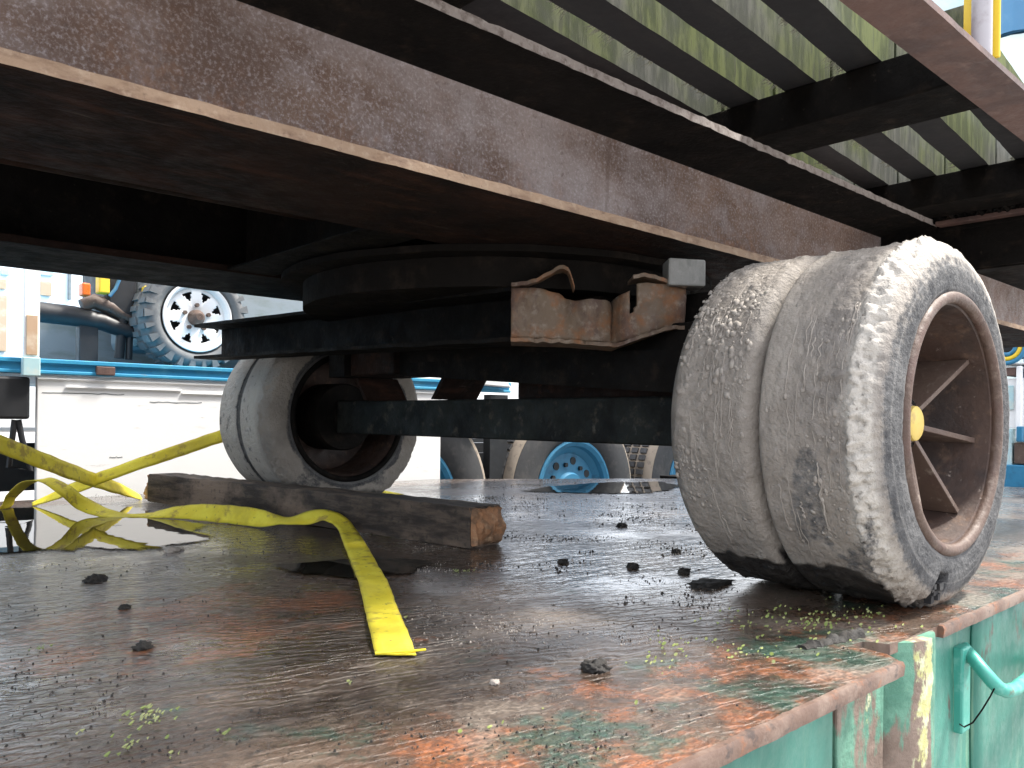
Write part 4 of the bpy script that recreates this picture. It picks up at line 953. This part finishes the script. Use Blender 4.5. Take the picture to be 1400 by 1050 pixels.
part('fuel_line', MB().tube([bq(150, 405, 3.9), bq(158, 395, 3.9), bq(164, 380, 3.9), bq(160, 368, 3.9)], .008, 8), m_cont2, bg, 60)
mb = MB(); mb.box(bq(190, 440).x, bq(350, 440).x + .5, 4.0, 4.4, z_r1 + .1, 1.3); part('body', mb, m_grey, bg, None, .04)
# grey headboard sheet standing on the bed
mb = MB(); mb.box(bq(48, 450, 4.35).x, bq(420, 450, 4.35).x, 4.45, 4.50, z_r1, bp(100, 420, 4.45).z); hb = part('grey_board', mb, m_grey, None, None, .003); tag(hb, 'grey sheet board standing on the blue truck bed behind the buggy', 'board')
# white box van further back
vn = tag(empty('white_van', (0, 7, -.78)), 'white box van with tan panels glimpsed behind the buggy', 'van')
VY = 6.0
def bv(px, py): return at(px, py, Y=VY)
mb = MB(); mb.box(-3, bv(122, 400).x, VY, 8.2, .2, 3.2); part('box_body', mb, m_white, vn, None, .03)
for (x0, y0, x1, y1, m) in ((-6, 383, 8, 395, m_tan), (54, 386, 70, 404, m_tan), (-8, 404, 9, 480, m_tan), (52, 366, 72, 376, m_lblue), (0, 368, 12, 376, m_lblue), (92, 350, 97, 410, m_grey), (119, 350, 122, 420, m_black)):
    a, b = bv(x0, y1), bv(x1, y0); mb = MB(); mb.box(a.x, b.x, VY - .02, VY - .003, a.z, b.z); part('panel', mb, m, vn, None, .004)
for k in (-2.2, 0.2):
    mb = MB(); mb.lathe([(.1, 0), (.36, -.02), (.40, .02), (.40, .22), (.1, .22)], (k, VY + .02, -.38), 40); part('wheel', mb, m_tyre2, vn, 50)

# ------------------------------------------------------------------ right background
rb = tag(empty('hose_reel_stand', (5.7, 1.6, -.78)), 'white frame stand with blue and yellow hose reel right of the near wheel', 'hose stand')
RX = 5.6
def br(px, py): return at(px, py, X=RX)
a = br(1376, 474)
for r, m, nm in ((.10, m_bluehub, 'blue_hose'), (.075, m_yel, 'yellow_hose'), (.05, m_bluehub, 'blue_hose')):
    pts = [(RX, a.y + r * cos(q * 2 * pi / 32), a.z + r * sin(q * 2 * pi / 32)) for q in range(33)]
    part(nm, MB().tube(pts, .014, 8), m, rb, 60)
def plate(px0, py0, px1, py1, m, nm, x=RX + .03, th=.3):
    a, b = at(px0, py1, X=x), at(px1, py0, X=x); mb = MB(); mb.box(x, x + th, min(a.y, b.y), max(a.y, b.y), min(a.z, b.z), max(a.z, b.z)); part(nm, mb, m, rb, None, .006)
plate(1340, 458, 1396, 492, m_black, 'reel_backing', RX + .12, .1)
plate(1340, 494, 1440, 500, m_white, 'shelf'); plate(1372, 502, 1389, 514, m_rail, 'brown_box'); plate(1340, 516, 1440, 585, m_white, 'white_cabinet', RX + .06)
plate(1388, 500, 1397, 600, m_white, 'upright', RX + .02, .03); plate(1373, 527, 1386, 560, m_lblue, 'cabinet_door', RX + .05, .005)
plate(1340, 587, 1384, 636, m_lblue, 'pale_tank', RX + .05); plate(1389, 583, 1398, 604, m_bluehub, 'valve', RX, .05); plate(1386, 606, 1440, 634, m_fin, 'brown_tank', RX + .04)
plate(1340, 638, 1440, 672, m_bluehub, 'blue_base', RX + .02); plate(1340, 673, 1440, 760, m_grey, 'plinth', RX + .01)
plate(1398, 458, 1440, 584, m_cont2, 'blue_panel', RX + .1)

# tall containers behind on the right
cn = tag(empty('shipping_container', (9, 2.5, -.78)), 'pale turquoise container side seen above the outer rail', 'container')
mb = MB(); 
def corr(x, y0, y1, z0, z1, m, par):
    n = int((y1 - y0) / .07) ; vs = []; fs = []
    for i in range(n + 1):
        y = y0 + (y1 - y0) * i / n; dx_ = .035 if (i // 2) % 2 else 0
        vs += [(x + dx_, y, z0), (x + dx_, y, z1)]
    for i in range(n): fs.append((2 * i, 2 * i + 2, 2 * i + 3, 2 * i + 1))
    mm = MB(); mm.add(vs, fs); mm.box(x + .05, x + 2.4, y0, y1, z0, z1); part('corrugated_wall', mm, m, par)
corr(7.6, -1.5, 2.42, -.76, 3.55, m_cont, cn)
cn2 = tag(empty('shipping_container', (9, 2.5, 3.55)), 'blue container stacked on the pale turquoise one', 'container')
corr(7.57, -1.5, 2.40, 3.57, 6.0, m_cont2, cn2)
wh = tag(empty('white_silo', (11, 3.6, -.78)), 'tall whitish tank behind the containers above the outer rail', 'tank')
mb = MB(); rings = [[(11.2 + 1.25 * cos(2 * pi * i / 48), 3.9 + 1.25 * sin(2 * pi * i / 48), z) for i in range(48)] for z in (-.77, 1.5, 3.5, 5.5, 8.0)]
mb.loft(rings); part('tank_shell', mb, m_cont, wh, 40)
for z in (1.5, 3.5, 5.5):
    mb = MB(); rings = [[(11.2 + r * cos(2 * pi * i / 48), 3.9 + r * sin(2 * pi * i / 48), zz) for r, zz in ((1.25, z), (1.28, z), (1.28, z + .08), (1.25, z + .08))] for i in range(49)]
    mb.loft(rings, True, False); part('tank_hoop', mb, m_white, wh, 40)
